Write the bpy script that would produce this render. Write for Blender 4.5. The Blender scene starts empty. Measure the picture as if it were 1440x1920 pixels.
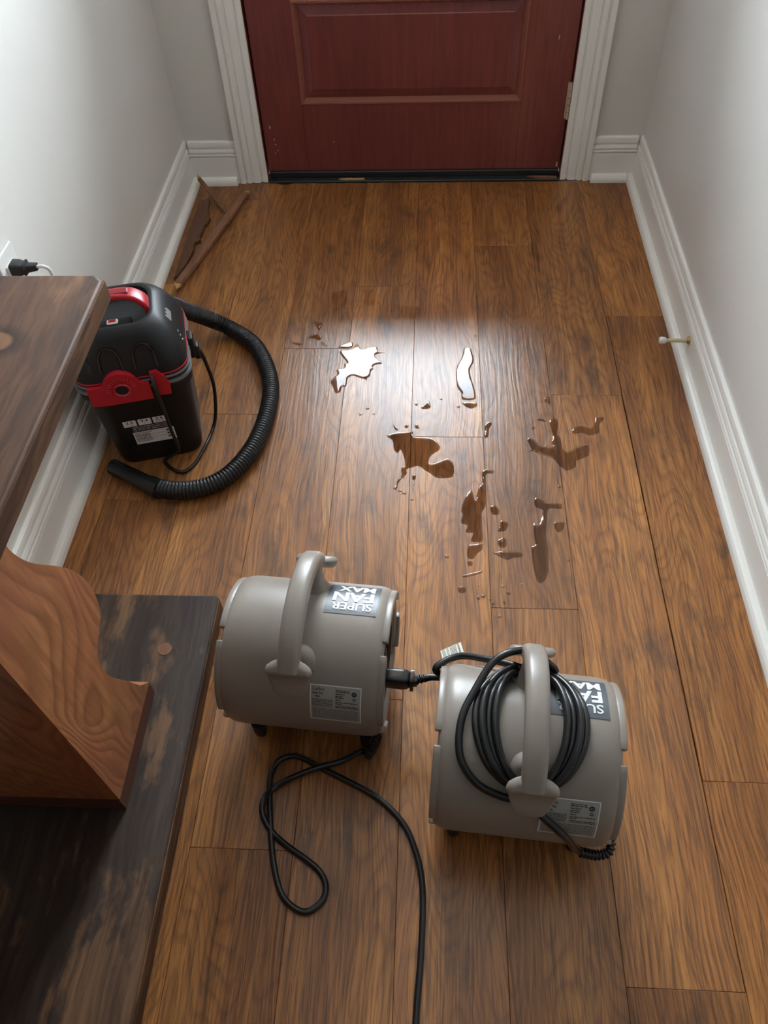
import bpy, bmesh, math, random
from mathutils import Vector, Matrix
from mathutils.geometry import delaunay_2d_cdt

# ------------------------------------------------------------------ camera, sky, exposure
scene = bpy.context.scene
C = scene.collection
scene.view_settings.view_transform = 'Standard'
scene.view_settings.look = 'None'
scene.view_settings.gamma = 1.0
scene.view_settings.use_curve_mapping = False
scene.view_settings.exposure = 0.42

cam_d = bpy.data.cameras.new('camera')
cam = bpy.data.objects.new('camera', cam_d)
C.objects.link(cam)
cam_d.sensor_fit = 'VERTICAL'
cam_d.sensor_height = 36.0
cam_d.lens = 27.687
cam_d.clip_start = 0.02
_r, _u, _f = Vector((0.99843, 0.04438, -0.03404)), Vector((-0.0135, 0.78178, 0.62341)), Vector((-0.05428, 0.62197, -0.78115))
_m = Matrix((_r, _u, -_f)).transposed().to_4x4()
_m.translation = (0, 0, 1.28997)
cam.matrix_world = _m
scene.camera = cam

world = bpy.data.worlds.new('daylight')
scene.world = world
world.use_nodes = True
bg = world.node_tree.nodes['Background']
bg.inputs['Color'].default_value = (0.85, 0.92, 1.0, 1)      # even overcast daylight
bg.inputs['Strength'].default_value = 28.0

def portal(name, loc, rot, sx, sy):
    d = bpy.data.lights.new(name, 'AREA')
    d.shape = 'RECTANGLE'; d.size = sx; d.size_y = sy
    d.cycles.is_portal = True
    o = bpy.data.objects.new(name, d); C.objects.link(o)
    o.location = loc; o.rotation_euler = rot
portal('door_daylight_portal', (-0.0635, 2.46, 1.28), (math.radians(-90), 0, 0), 0.66, 1.34)

random.seed(7)
H = 1.28997

# ------------------------------------------------------------------ materials
def new_mat(name):
    m = bpy.data.materials.new(name); m.use_nodes = True
    nt = m.node_tree
    return m, nt, nt.nodes['Principled BSDF']
def N(nt, t, **kw):
    n = nt.nodes.new(t)
    for k, v in kw.items(): setattr(n, k, v)
    return n
def ramp(nt, src, stops, interp='LINEAR'):
    r = N(nt, 'ShaderNodeValToRGB')
    r.color_ramp.interpolation = interp
    e = r.color_ramp.elements
    while len(e) < len(stops): e.new(0.5)
    for i, (p, col) in enumerate(stops):
        e[i].position = p
        e[i].color = (col[0], col[1], col[2], 1) if isinstance(col, tuple) else (col, col, col, 1)
    nt.links.new(src, r.inputs[0])
    return r.outputs[0]
def mapping(nt, vec, scale, loc=(0,0,0), rot=(0,0,0)):
    mp = N(nt, 'ShaderNodeMapping')
    mp.inputs['Scale'].default_value = scale; mp.inputs['Location'].default_value = loc
    mp.inputs['Rotation'].default_value = rot
    nt.links.new(vec, mp.inputs['Vector'])
    return mp.outputs[0]
def noise(nt, vec, scale, detail=4, rough=0.55, dist=0.0):
    n = N(nt, 'ShaderNodeTexNoise')
    n.inputs['Scale'].default_value = scale; n.inputs['Detail'].default_value = detail
    n.inputs['Roughness'].default_value = rough; n.inputs['Distortion'].default_value = dist
    nt.links.new(vec, n.inputs['Vector'])
    return n.outputs['Fac']
def mix(nt, fac, a, b, mode='MIX'):
    n = N(nt, 'ShaderNodeMix', data_type='RGBA', blend_type=mode)
    for sock, v in ((n.inputs[0], fac), (n.inputs[6], a), (n.inputs[7], b)):
        if isinstance(v, bpy.types.NodeSocket): nt.links.new(v, sock)
        elif isinstance(v, tuple): sock.default_value = (v[0], v[1], v[2], 1)
        else: sock.default_value = v
    return n.outputs[2]
def math_n(nt, op, a, b=None):
    n = N(nt, 'ShaderNodeMath', operation=op)
    for i, v in enumerate((a, b)):
        if v is None: continue
        if isinstance(v, bpy.types.NodeSocket): nt.links.new(v, n.inputs[i])
        else: n.inputs[i].default_value = v
    return n.outputs[0]
def bump(nt, bsdf, h, strength, dist=0.001):
    b = N(nt, 'ShaderNodeBump')
    b.inputs['Strength'].default_value = strength; b.inputs['Distance'].default_value = dist
    nt.links.new(h, b.inputs['Height']); nt.links.new(b.outputs[0], bsdf.inputs['Normal'])

def plain(name, col, rough=0.5, metal=0.0, spec=0.5, tex=0.0, texscale=300.0, coat=0.0):
    m, nt, b = new_mat(name)
    b.inputs['Base Color'].default_value = (*col, 1)
    b.inputs['Roughness'].default_value = rough
    b.inputs['Metallic'].default_value = metal
    b.inputs['Specular IOR Level'].default_value = spec
    b.inputs['Coat Weight'].default_value = coat
    tc = N(nt, 'ShaderNodeTexCoord')
    f = noise(nt, tc.outputs['Object'], 9.0, 3)
    c2 = tuple(x * 0.9 for x in col)
    nt.links.new(mix(nt, f, col, c2), b.inputs['Base Color'])
    if tex > 0:
        bump(nt, b, noise(nt, tc.outputs['Object'], texscale, 2), tex, 0.0006)
    return m

def floor_wood():
    m, nt, b = new_mat('laminate_wood')
    tc = N(nt, 'ShaderNodeTexCoord'); oi = N(nt, 'ShaderNodeObjectInfo')
    off = N(nt, 'ShaderNodeVectorMath', operation='SCALE'); off.inputs[0].default_value = (3.7, 11.3, 5.1)
    nt.links.new(oi.outputs['Random'], off.inputs['Scale'])
    add = N(nt, 'ShaderNodeVectorMath', operation='ADD')
    nt.links.new(tc.outputs['Object'], add.inputs[0]); nt.links.new(off.outputs[0], add.inputs[1])
    v = add.outputs[0]
    # slow warp so the grain meanders
    warp = N(nt, 'ShaderNodeTexNoise'); warp.inputs['Scale'].default_value = 1.0; warp.inputs['Detail'].default_value = 2
    nt.links.new(mapping(nt, v, (7.0, 2.6, 1)), warp.inputs['Vector'])
    ws = N(nt, 'ShaderNodeVectorMath', operation='MULTIPLY_ADD')
    nt.links.new(warp.outputs['Color'], ws.inputs[0]); ws.inputs[1].default_value = (0.055, 0.0, 0); nt.links.new(v, ws.inputs[2])
    vw = ws.outputs[0]
    fib = noise(nt, mapping(nt, vw, (330, 8.5, 1)), 1.0, 5, 0.72)
    fib2 = noise(nt, mapping(nt, vw, (95, 1.9, 1)), 1.0, 5, 0.65)
    tone = noise(nt, mapping(nt, vw, (16, 1.2, 1)), 1.0, 3, 0.5)
    # cathedral rings: contour lines of a stretched field
    field = noise(nt, mapping(nt, v, (7.5, 1.5, 1)), 1.0, 2, 0.4)
    rings = math_n(nt, 'FRACT', math_n(nt, 'MULTIPLY', field, 30.0))
    rings = ramp(nt, rings, [(0.0, 0.0), (0.35, 1.0), (0.8, 1.0), (1.0, 0.0)])
    smudge = ramp(nt, noise(nt, mapping(nt, vw, (15, 6.5, 1), (3, 2, 0)), 1.0, 5, 0.62), [(0.58, 0.0), (0.74, 1.0)])
    base = ramp(nt, tone, [(0.28, (0.255, 0.095, 0.027)), (0.5, (0.395, 0.155, 0.040)), (0.72, (0.525, 0.228, 0.062))])
    dark = (0.060, 0.024, 0.012)
    f1 = ramp(nt, fib, [(0.40, 1.0), (0.54, 0.0)])
    c1 = mix(nt, math_n(nt, 'MULTIPLY', f1, 0.66), base, dark)
    f2 = ramp(nt, fib2, [(0.36, 1.0), (0.54, 0.0)])
    c2 = mix(nt, math_n(nt, 'MULTIPLY', f2, 0.36), c1, (0.082, 0.034, 0.015))
    c3 = mix(nt, math_n(nt, 'MULTIPLY', math_n(nt, 'SUBTRACT', 1.0, rings), 0.34), c2, dark)
    c4 = mix(nt, math_n(nt, 'MULTIPLY', smudge, 0.72), c3, (0.050, 0.030, 0.021))
    tint = ramp(nt, oi.outputs['Random'], [(0.0, (0.84, 0.82, 0.80)), (0.5, (1.0, 1.0, 1.0)), (1.0, (1.12, 1.08, 1.02))])
    nt.links.new(mix(nt, 1.0, c4, tint, 'MULTIPLY'), b.inputs['Base Color'])
    wet = N(nt, 'ShaderNodeAttribute', attribute_type='OBJECT', attribute_name='wet')
    ro = math_n(nt, 'SUBTRACT', 0.40, math_n(nt, 'MULTIPLY', wet.outputs['Fac'], 0.10))
    nt.links.new(math_n(nt, 'ADD', ro, math_n(nt, 'MULTIPLY', f1, 0.05)), b.inputs['Roughness'])
    b.inputs['Specular IOR Level'].default_value = 0.45
    # thin film of moisture on the wet boards
    nt.links.new(math_n(nt, 'MULTIPLY', wet.outputs['Fac'], 0.65), b.inputs['Coat Weight'])
    b.inputs['Coat Roughness'].default_value = 0.22; b.inputs['Coat IOR'].default_value = 1.45
    hgt = math_n(nt, 'ADD', math_n(nt, 'MULTIPLY', fib, 0.25), math_n(nt, 'ADD', math_n(nt, 'MULTIPLY', fib2, 0.9), math_n(nt, 'MULTIPLY', rings, 0.08)))
    bp = N(nt, 'ShaderNodeBump'); bp.inputs['Strength'].default_value = 0.5; bp.inputs['Distance'].default_value = 0.0017
    nt.links.new(hgt, bp.inputs['Height'])
    nt.links.new(bp.outputs[0], b.inputs['Normal']); nt.links.new(bp.outputs[0], b.inputs['Coat Normal'])
    return m

def stain_wood(name, cols, patch, axis, scale=1.0, patch_amt=0.8, rough=0.42, patch_scale=9.0, patch_stretch=3.0, knot=None):
    """furniture wood: grain along `axis`, worn patches of another colour"""
    m, nt, b = new_mat(name)
    tc = N(nt, 'ShaderNodeTexCoord'); v = tc.outputs['Object']
    hi = [150*scale]*3; lo = [30*scale]*3; tn = [9*scale]*3; pt = [patch_scale]*3
    hi[axis] = 8*scale; lo[axis] = 2.5*scale; tn[axis] = 1.5*scale; pt[axis] = patch_scale / patch_stretch
    warp = N(nt, 'ShaderNodeTexNoise'); warp.inputs['Scale'].default_value = 6.0
    nt.links.new(v, warp.inputs['Vector'])
    ws = N(nt, 'ShaderNodeVectorMath', operation='MULTIPLY_ADD')
    nt.links.new(warp.outputs['Color'], ws.inputs[0]); ws.inputs[1].default_value = (0.03, 0.03, 0.03); nt.links.new(v, ws.inputs[2])
    v = ws.outputs[0]
    fib = noise(nt, mapping(nt, v, tuple(hi)), 1.0, 5, 0.6)
    fib2 = noise(nt, mapping(nt, v, tuple(lo)), 1.0, 4, 0.6)
    tone = noise(nt, mapping(nt, v, tuple(tn)), 1.0, 3)
    base = ramp(nt, tone, [(0.3, cols[0]), (0.7, cols[1])])
    pm = ramp(nt, noise(nt, mapping(nt, v, tuple(pt), (1.3, 4.2, 0.7)), 1.0, 5, 0.6), [(0.50, 0.0), (0.58, 1.0)])
    c0 = mix(nt, math_n(nt, 'MULTIPLY', pm, patch_amt), base, patch)
    f = ramp(nt, fib, [(0.38, 1.0), (0.6, 0.0)])
    f2 = ramp(nt, fib2, [(0.36, 1.0), (0.56, 0.0)])
    c1 = mix(nt, math_n(nt, 'MULTIPLY', f, 0.45), c0, cols[2])
    c1 = mix(nt, math_n(nt, 'MULTIPLY', f2, 0.55), c1, cols[2])
    if knot:
        d_ = N(nt, 'ShaderNodeVectorMath', operation='LENGTH')
        nt.links.new(mapping(nt, v, (1/0.046, 1/0.034, 0.0), (-knot[0]/0.046, -knot[1]/0.034, 0)), d_.inputs[0])
        kr = ramp(nt, d_.outputs['Value'], [(0.0, 0.0), (0.42, 0.0), (0.55, 1.0), (0.75, 0.6), (1.0, 0.0)])
        ki = ramp(nt, d_.outputs['Value'], [(0.0, 1.0), (0.45, 1.0), (0.55, 0.0)])
        c1 = mix(nt, math_n(nt, 'MULTIPLY', ki, 0.6), c1, (0.24, 0.115, 0.055))
        c1 = mix(nt, math_n(nt, 'MULTIPLY', kr, 0.85), c1, (0.022, 0.012, 0.009))
    nt.links.new(c1, b.inputs['Base Color'])
    b.inputs['Roughness'].default_value = rough
    b.inputs['Specular IOR Level'].default_value = 0.18
    bump(nt, b, math_n(nt, 'ADD', fib, fib2), 0.35, 0.0012)
    return m

def ring_wood(name, cols, rough=0.4):
    """sawn block with visible growth rings"""
    m, nt, b = new_mat(name)
    tc = N(nt, 'ShaderNodeTexCoord'); v = tc.outputs['Object']
    field = noise(nt, mapping(nt, v, (5, 5.0, 1.7), (0.4, 0.1, 0.2), (0.5, 0, 0)), 1.0, 2, 0.45, 0.6)
    rings = math_n(nt, 'FRACT', math_n(nt, 'MULTIPLY', field, 30.0))
    rings = ramp(nt, rings, [(0.0, 0.0), (0.55, 1.0), (0.86, 0.85), (1.0, 0.0)])
    fib = noise(nt, mapping(nt, v, (120, 120, 10), (0, 0, 0), (0.5, 0, 0)), 1.0, 4)
    c = mix(nt, math_n(nt, 'MULTIPLY', math_n(nt, 'SUBTRACT', 1.0, rings), 0.7), cols[0], cols[1])
    c = mix(nt, ramp(nt, fib, [(0.35, 0.5), (0.6, 0.0)]), c, cols[1])
    c = mix(nt, ramp(nt, noise(nt, v, 7.0, 4), [(0.45, 0.0), (0.7, 0.7)]), c, cols[2])
    nt.links.new(c, b.inputs['Base Color'])
    b.inputs['Roughness'].default_value = rough
    bump(nt, b, math_n(nt, 'ADD', fib, math_n(nt, 'MULTIPLY', rings, 0.5)), 0.3, 0.001)
    return m

def door_wood():
    m, nt, b = new_mat('red_stained_door')
    tc = N(nt, 'ShaderNodeTexCoord'); v = tc.outputs['Object']
    n1 = noise(nt, mapping(nt, v, (5, 5, 1.2)), 1.0, 4)
    n2 = noise(nt, mapping(nt, v, (90, 90, 6)), 1.0, 3)
    c = ramp(nt, n1, [(0.3, (0.150, 0.029, 0.028)), (0.55, (0.205, 0.044, 0.037)), (0.75, (0.250, 0.068, 0.053))])
    c = mix(nt, ramp(nt, n2, [(0.35, 0.4), (0.6, 0.0)]), c, (0.095, 0.018, 0.017))
    nt.links.new(c, b.inputs['Base Color'])
    b.inputs['Roughness'].default_value = 0.36
    b.inputs['Coat Weight'].default_value = 0.15; b.inputs['Coat Roughness'].default_value = 0.3
    bump(nt, b, n2, 0.06, 0.0008)
    return m

def paint(name, col, rough, orange=0.0, scale=160.0):
    m, nt, b = new_mat(name)
    tc = N(nt, 'ShaderNodeTexCoord'); v = tc.outputs['Object']
    f = noise(nt, v, 3.0, 3)
    nt.links.new(mix(nt, f, col, tuple(x*0.965 for x in col)), b.inputs['Base Color'])
    b.inputs['Roughness'].default_value = rough
    if orange: bump(nt, b, noise(nt, v, scale, 3, 0.5), orange, 0.0012)
    return m

def water():
    m, nt, b = new_mat('standing_water')
    nt.nodes.remove(b)
    out = nt.nodes['Material Output']
    tr = N(nt, 'ShaderNodeBsdfTransparent'); tr.inputs[0].default_value = (0.99, 0.955, 0.895, 1)
    gl = N(nt, 'ShaderNodeBsdfGlossy'); gl.inputs['Roughness'].default_value = 0.012; gl.inputs['Color'].default_value = (1, 1, 1, 1)
    fr = N(nt, 'ShaderNodeFresnel'); fr.inputs[0].default_value = 1.40
    mx = N(nt, 'ShaderNodeMixShader')
    nt.links.new(fr.outputs[0], mx.inputs[0]); nt.links.new(tr.outputs[0], mx.inputs[1]); nt.links.new(gl.outputs[0], mx.inputs[2])
    nt.links.new(mx.outputs[0], out.inputs[0])
    return m
def pane_glass():
    m, nt, b = new_mat('window_glass')
    nt.nodes.remove(b)
    out = nt.nodes['Material Output']
    tr = N(nt, 'ShaderNodeBsdfTransparent'); tr.inputs[0].default_value = (0.95, 0.97, 0.97, 1)
    gl = N(nt, 'ShaderNodeBsdfGlossy'); gl.inputs['Roughness'].default_value = 0.02
    fr = N(nt, 'ShaderNodeFresnel'); fr.inputs[0].default_value = 1.45
    mx = N(nt, 'ShaderNodeMixShader')
    nt.links.new(fr.outputs[0], mx.inputs[0]); nt.links.new(tr.outputs[0], mx.inputs[1]); nt.links.new(gl.outputs[0], mx.inputs[2])
    nt.links.new(mx.outputs[0], out.inputs[0])
    return m
M = dict(
    wood=floor_wood(),
    sub=plain('dark_subfloor', (0.012, 0.008, 0.006), 0.9),
    wall=paint('grey_wall_paint', (0.70, 0.685, 0.645), 0.45, 0.20, 190),
    wall_r=paint('grey_wall_paint_satin', (0.70, 0.685, 0.655), 0.32, 0.30, 120),
    ceil=paint('ceiling_paint', (0.85, 0.85, 0.83), 0.8),
    trim=paint('white_trim_paint', (0.86, 0.845, 0.80), 0.36),
    door=door_wood(),
    panel=stain_wood('bounce_cut_rear_wall', ((0.045, 0.025, 0.016), (0.08, 0.042, 0.026), (0.02, 0.01, 0.008)), (0.06, 0.03, 0.02), 2, 0.4),  # dark finish made up to cut light bouncing from behind the camera
    edge=stain_wood('worn_edge_wood', ((0.115, 0.056, 0.030), (0.20, 0.100, 0.054), (0.035, 0.017, 0.011)), (0.065, 0.033, 0.020), 1, 1.0, 0.8, 0.6, 30.0, 6.0),
    board=stain_wood('broken_board_wood', ((0.16, 0.078, 0.046), (0.21, 0.105, 0.062), (0.06, 0.028, 0.016)), (0.13, 0.062, 0.036), 1, 1.0, 0.4, 0.5),
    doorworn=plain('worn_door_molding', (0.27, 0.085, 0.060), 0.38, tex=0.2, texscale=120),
    legdark=plain('dark_toe_wood', (0.105, 0.036, 0.020), 0.6, tex=0.4, texscale=160),
    rubber=plain('black_rubber', (0.012, 0.012, 0.013), 0.55, tex=0.1),
    sill=plain('black_sill', (0.016, 0.017, 0.018), 0.45, tex=0.2, texscale=80),
    hinge=plain('aged_hinge_metal', (0.58, 0.50, 0.38), 0.45, 0.35),
    glass=pane_glass(), water=water(),
    brass=plain('brass', (0.45, 0.32, 0.12), 0.35, 0.9),
    cream=plain('cream_plastic', (0.62, 0.56, 0.36), 0.4),
    white=plain('white_plastic', (0.78, 0.77, 0.74), 0.35),
    black=plain('black_plastic', (0.0085, 0.0085, 0.0092), 0.45, 0.0, 0.30, tex=0.12, texscale=500),
    hose=plain('black_hose_plastic', (0.0075, 0.008, 0.0095), 0.33),
    red=plain('red_plastic', (0.42, 0.010, 0.022), 0.36),
    grey=plain('grey_rim_plastic', (0.16, 0.165, 0.17), 0.4),
    hole=plain('dark_opening', (0.004, 0.004, 0.004), 0.8),
    fan=plain('taupe_plastic', (0.262, 0.226, 0.194), 0.35, tex=0.10, texscale=420),
    sticker=plain('slate_sticker', (0.075, 0.085, 0.100), 0.38),
    ink=plain('white_ink', (0.72, 0.73, 0.72), 0.4),
    paper=plain('silver_paper', (0.34, 0.335, 0.315), 0.5),
    tagp=plain('cream_paper', (0.60, 0.57, 0.46), 0.6),
    blackink=plain('black_ink', (0.012, 0.012, 0.012), 0.6),
    vent=plain('gloss_black_vent', (0.004, 0.004, 0.004), 0.22),
    fill_light=None,
    cord=plain('black_cord', (0.009, 0.009, 0.010), 0.30),
    top=stain_wood('worn_dark_tabletop', ((0.060, 0.028, 0.017), (0.155, 0.076, 0.042), (0.020, 0.010, 0.007)), (0.275, 0.140, 0.072), 1, 1.0, 0.85, 0.58, knot=(0.110, 0.462)),
    base=stain_wood('worn_dark_base', ((0.034, 0.024, 0.019), (0.066, 0.044, 0.032), (0.016, 0.010, 0.009)), (0.170, 0.090, 0.046), 1, 1.0, 0.85, 0.55, 14.0, 2.2),
    leg=ring_wood('ringed_orange_wood', ((0.44, 0.180, 0.070), (0.175, 0.060, 0.024), (0.30, 0.092, 0.045))),
    scrap=stain_wood('broken_trim_wood', ((0.26, 0.125, 0.072), (0.34, 0.170, 0.100), (0.11, 0.05, 0.028)), (0.22, 0.105, 0.06), 1, 1.0, 0.4, 0.5),
    raw=plain('raw_split_wood', (0.50, 0.30, 0.12), 0.8, tex=0.4, texscale=200),
)

_m, _nt, _b = new_mat('fill_light_diffuser')  # glow of the added fill light at the ceiling
_b.inputs['Base Color'].default_value = (0.9, 0.9, 0.88, 1)
_b.inputs['Emission Color'].default_value = (1.0, 0.87, 0.72, 1)
_b.inputs['Emission Strength'].default_value = 15.0
M['fill_light'] = _m

# ------------------------------------------------------------------ mesh helpers
def link(name, me, mat, parent=None, smooth=False, angle=None):
    o = bpy.data.objects.new(name, me); C.objects.link(o)
    if mat is not None: me.materials.append(mat)
    if smooth:
        for p in me.polygons: p.use_smooth = True
        if angle is not None:
            bm = bmesh.new(); bm.from_mesh(me)
            for e in bm.edges:
                if len(e.link_faces) == 2 and e.calc_face_angle(0) > math.radians(angle): e.smooth = False
            bm.to_mesh(me); bm.free()
    if parent is not None: o.parent = parent
    return o
def mesh(name, vs, fs, mat, parent=None, smooth=False, angle=None, fix=True):
    me = bpy.data.meshes.new(name); me.from_pydata([tuple(v) for v in vs], [], fs); me.update()
    if fix:
        bm = bmesh.new(); bm.from_mesh(me); bmesh.ops.recalc_face_normals(bm, faces=bm.faces); bm.to_mesh(me); bm.free()
    return link(name, me, mat, parent, smooth, angle)
def from_bm(name, bm, mat, parent=None, smooth=False, angle=None):
    bmesh.ops.recalc_face_normals(bm, faces=bm.faces)
    me = bpy.data.meshes.new(name); bm.to_mesh(me); bm.free()
    return link(name, me, mat, parent, smooth, angle)
def bm_box(bm, lo, hi, bev=0.0, seg=1, mtx=None):
    r = bmesh.ops.create_cube(bm, size=1.0)
    vs = r['verts']
    for v in vs:
        v.co = Vector(((lo[0]+hi[0])/2 + v.co.x*(hi[0]-lo[0]), (lo[1]+hi[1])/2 + v.co.y*(hi[1]-lo[1]), (lo[2]+hi[2])/2 + v.co.z*(hi[2]-lo[2])))
    if mtx is not None:
        for v in vs: v.co = mtx @ v.co
    if bev > 0:
        es = list({e for v in vs for e in v.link_edges})
        bmesh.ops.bevel(bm, geom=es, offset=bev, segments=seg, profile=0.5, affect='EDGES')
def box(name, lo, hi, mat, parent=None, bev=0.0, seg=1, smooth=False):
    bm = bmesh.new(); bm_box(bm, lo, hi, bev, seg)
    return from_bm(name, bm, mat, parent, smooth, 50 if smooth else None)
def empty(name, loc, rz=0.0):
    o = bpy.data.objects.new(name, None); C.objects.link(o)
    o.empty_display_size = 0.05
    o.location = loc; o.rotation_euler = (0, 0, rz)
    return o
def tag(o, label=None, cat=None, group=None, kind=None):
    if label: o['label'] = label
    if cat: o['category'] = cat
    if group: o['group'] = group
    if kind: o['kind'] = kind
    return o
def local(root, pts):
    mi = (Matrix.Translation(root.location) @ Matrix.Rotation(root.rotation_euler[2], 4, 'Z')).inverted()
    return [mi @ Vector(p) for p in pts]
def catmull(pts, n=8, closed=False):
    P = [Vector(p) for p in pts]; out = []
    L = len(P)
    rng = range(L) if closed else range(L-1)
    for i in rng:
        p0 = P[(i-1) % L] if (closed or i > 0) else P[0]*2-P[1]
        p1 = P[i]; p2 = P[(i+1) % L]
        p3 = P[(i+2) % L] if (closed or i+2 < L) else P[-1]*2-P[-2]
        for k in range(n):
            t = k/n
            out.append(0.5*((2*p1)+(p2-p0)*t+(2*p0-5*p1+4*p2-p3)*t*t+(3*p1-p0-3*p2+p3)*t*t*t))
    if not closed: out.append(P[-1].copy())
    return out
def resample(pts, step):
    P = [Vector(p) for p in pts]; out = [P[0].copy()]; acc = 0.0
    for a, b in zip(P, P[1:]):
        d = (b-a).length
        if d < 1e-9: continue
        t = step-acc
        while t <= d:
            out.append(a.lerp(b, t/d)); t += step
        acc = (acc+d) % step
    return out
def tube_geo(path, rad, seg=10, cap=True, flat=1.0, up=None):
    """sweep; rad number or list; returns verts, faces"""
    P = [Vector(p) for p in path]; n = len(P)
    R_ = rad if isinstance(rad, (list, tuple)) else [rad]*n
    T = []
    for i in range(n):
        t = P[min(i+1, n-1)]-P[max(i-1, 0)]
        T.append(t.normalized() if t.length > 1e-9 else (T[-1] if T else Vector((1,0,0))))
    u = up.copy() if up is not None else (Vector((0,0,1)) if abs(T[0].z) < 0.9 else Vector((1,0,0)))
    u = (u-T[0]*u.dot(T[0])).normalized()
    vs, fs = [], []
    for i in range(n):
        u = (u-T[i]*u.dot(T[i])).normalized(); w = T[i].cross(u)
        for k in range(seg):
            a = 2*math.pi*k/seg
            vs.append(P[i]+(u*math.cos(a)*flat+w*math.sin(a))*R_[i])
    for i in range(n-1):
        for k in range(seg):
            k2 = (k+1) % seg
            fs.append((i*seg+k, i*seg+k2, (i+1)*seg+k2, (i+1)*seg+k))
    if cap:
        fs.append(tuple(reversed(range(seg)))); fs.append(tuple((n-1)*seg+k for k in range(seg)))
    return vs, fs
def tube(name, path, rad, mat, parent=None, seg=10, **kw):
    vs, fs = tube_geo(path, rad, seg, **kw)
    return mesh(name, vs, fs, mat, parent, True, 60)
def join_geo(parts):
    V, F = [], []
    for vs, fs in parts:
        o = len(V); V += list(vs); F += [tuple(i+o for i in f) for f in fs]
    return V, F
def loft(name, rings, mat, parent=None, smooth=True, angle=40, cap0=True, cap1=True):
    n = len(rings[0]); vs = [p for r in rings for p in r]; fs = []
    for i in range(len(rings)-1):
        for k in range(n):
            k2 = (k+1) % n
            fs.append((i*n+k, i*n+k2, (i+1)*n+k2, (i+1)*n+k))
    if cap0: fs.append(tuple(reversed(range(n))))
    if cap1: fs.append(tuple((len(rings)-1)*n+k for k in range(n)))
    return mesh(name, vs, fs, mat, parent, smooth, angle)
def rrect(hx, hy, r, z, n=6):
    pts = []
    for cx, cy, a0 in ((hx-r, hy-r, 0), (-hx+r, hy-r, 90), (-hx+r, -hy+r, 180), (hx-r, -hy+r, 270)):
        for k in range(n+1):
            a = math.radians(a0+90*k/n)
            pts.append(Vector((cx+r*math.cos(a), cy+r*math.sin(a), z)))
    return pts
def extrude_profile(name, prof, axis, a, b, mat, parent=None, place=None, smooth=False):
    """2-D profile list (p, q) swept from a to b; place(p, q, t) -> xyz"""
    n = len(prof); vs = [place(p, q, a) for p, q in prof]+[place(p, q, b) for p, q in prof]
    fs = [(k, (k+1) % n, n+(k+1) % n, n+k) for k in range(n)]
    fs += [tuple(reversed(range(n))), tuple(n+k for k in range(n))]
    return mesh(name, vs, fs, mat, parent, smooth, 35)
def cyl_geo(p0, p1, r0, r1=None, seg=20):
    r1 = r0 if r1 is None else r1
    return tube_geo([p0, Vector(p0).lerp(Vector(p1), 0.5), p1], [r0, (r0+r1)/2, r1], seg)
_font_cache = {}
def text_geo(s, size=1.0, bold=0.0, align='CENTER'):
    """flat glyph outlines filled as a mesh: verts (x, y), faces"""
    cu = bpy.data.curves.new('glyphs', 'FONT'); cu.body = s; cu.size = size; cu.align_x = align; cu.offset = bold
    cu.resolution_u = 3
    o = bpy.data.objects.new('glyphs', cu); C.objects.link(o)
    dg = bpy.context.evaluated_depsgraph_get()
    me = bpy.data.meshes.new_from_object(o.evaluated_get(dg))
    vs = [(v.co.x, v.co.y) for v in me.vertices]; fs = [tuple(p.vertices) for p in me.polygons]
    bpy.data.objects.remove(o); bpy.data.curves.remove(cu); bpy.data.meshes.remove(me)
    return vs, fs
def fit_text(s, x0, x1, y0, y1, bold=0.0):
    """glyphs stretched to fill a rectangle"""
    vs, fs = text_geo(s, 1.0, bold)
    ax, bx = min(v[0] for v in vs), max(v[0] for v in vs); ay, by = min(v[1] for v in vs), max(v[1] for v in vs)
    return [(x0+(x-ax)/(bx-ax)*(x1-x0), y0+(y-ay)/(by-ay)*(y1-y0)) for x, y in vs], fs
def rect_geo(x0, x1, y0, y1, nx=1, ny=1):
    vs = [(x0+(x1-x0)*i/nx, y0+(y1-y0)*j/ny) for j in range(ny+1) for i in range(nx+1)]
    fs = [(j*(nx+1)+i, j*(nx+1)+i+1, (j+1)*(nx+1)+i+1, (j+1)*(nx+1)+i) for j in range(ny) for i in range(nx)]
    return vs, fs
def mapped(name, parts, f, mat, parent):
    V, F = join_geo(parts)
    return mesh(name, [f(*v) for v in V], F, mat, parent, fix=False)

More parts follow.
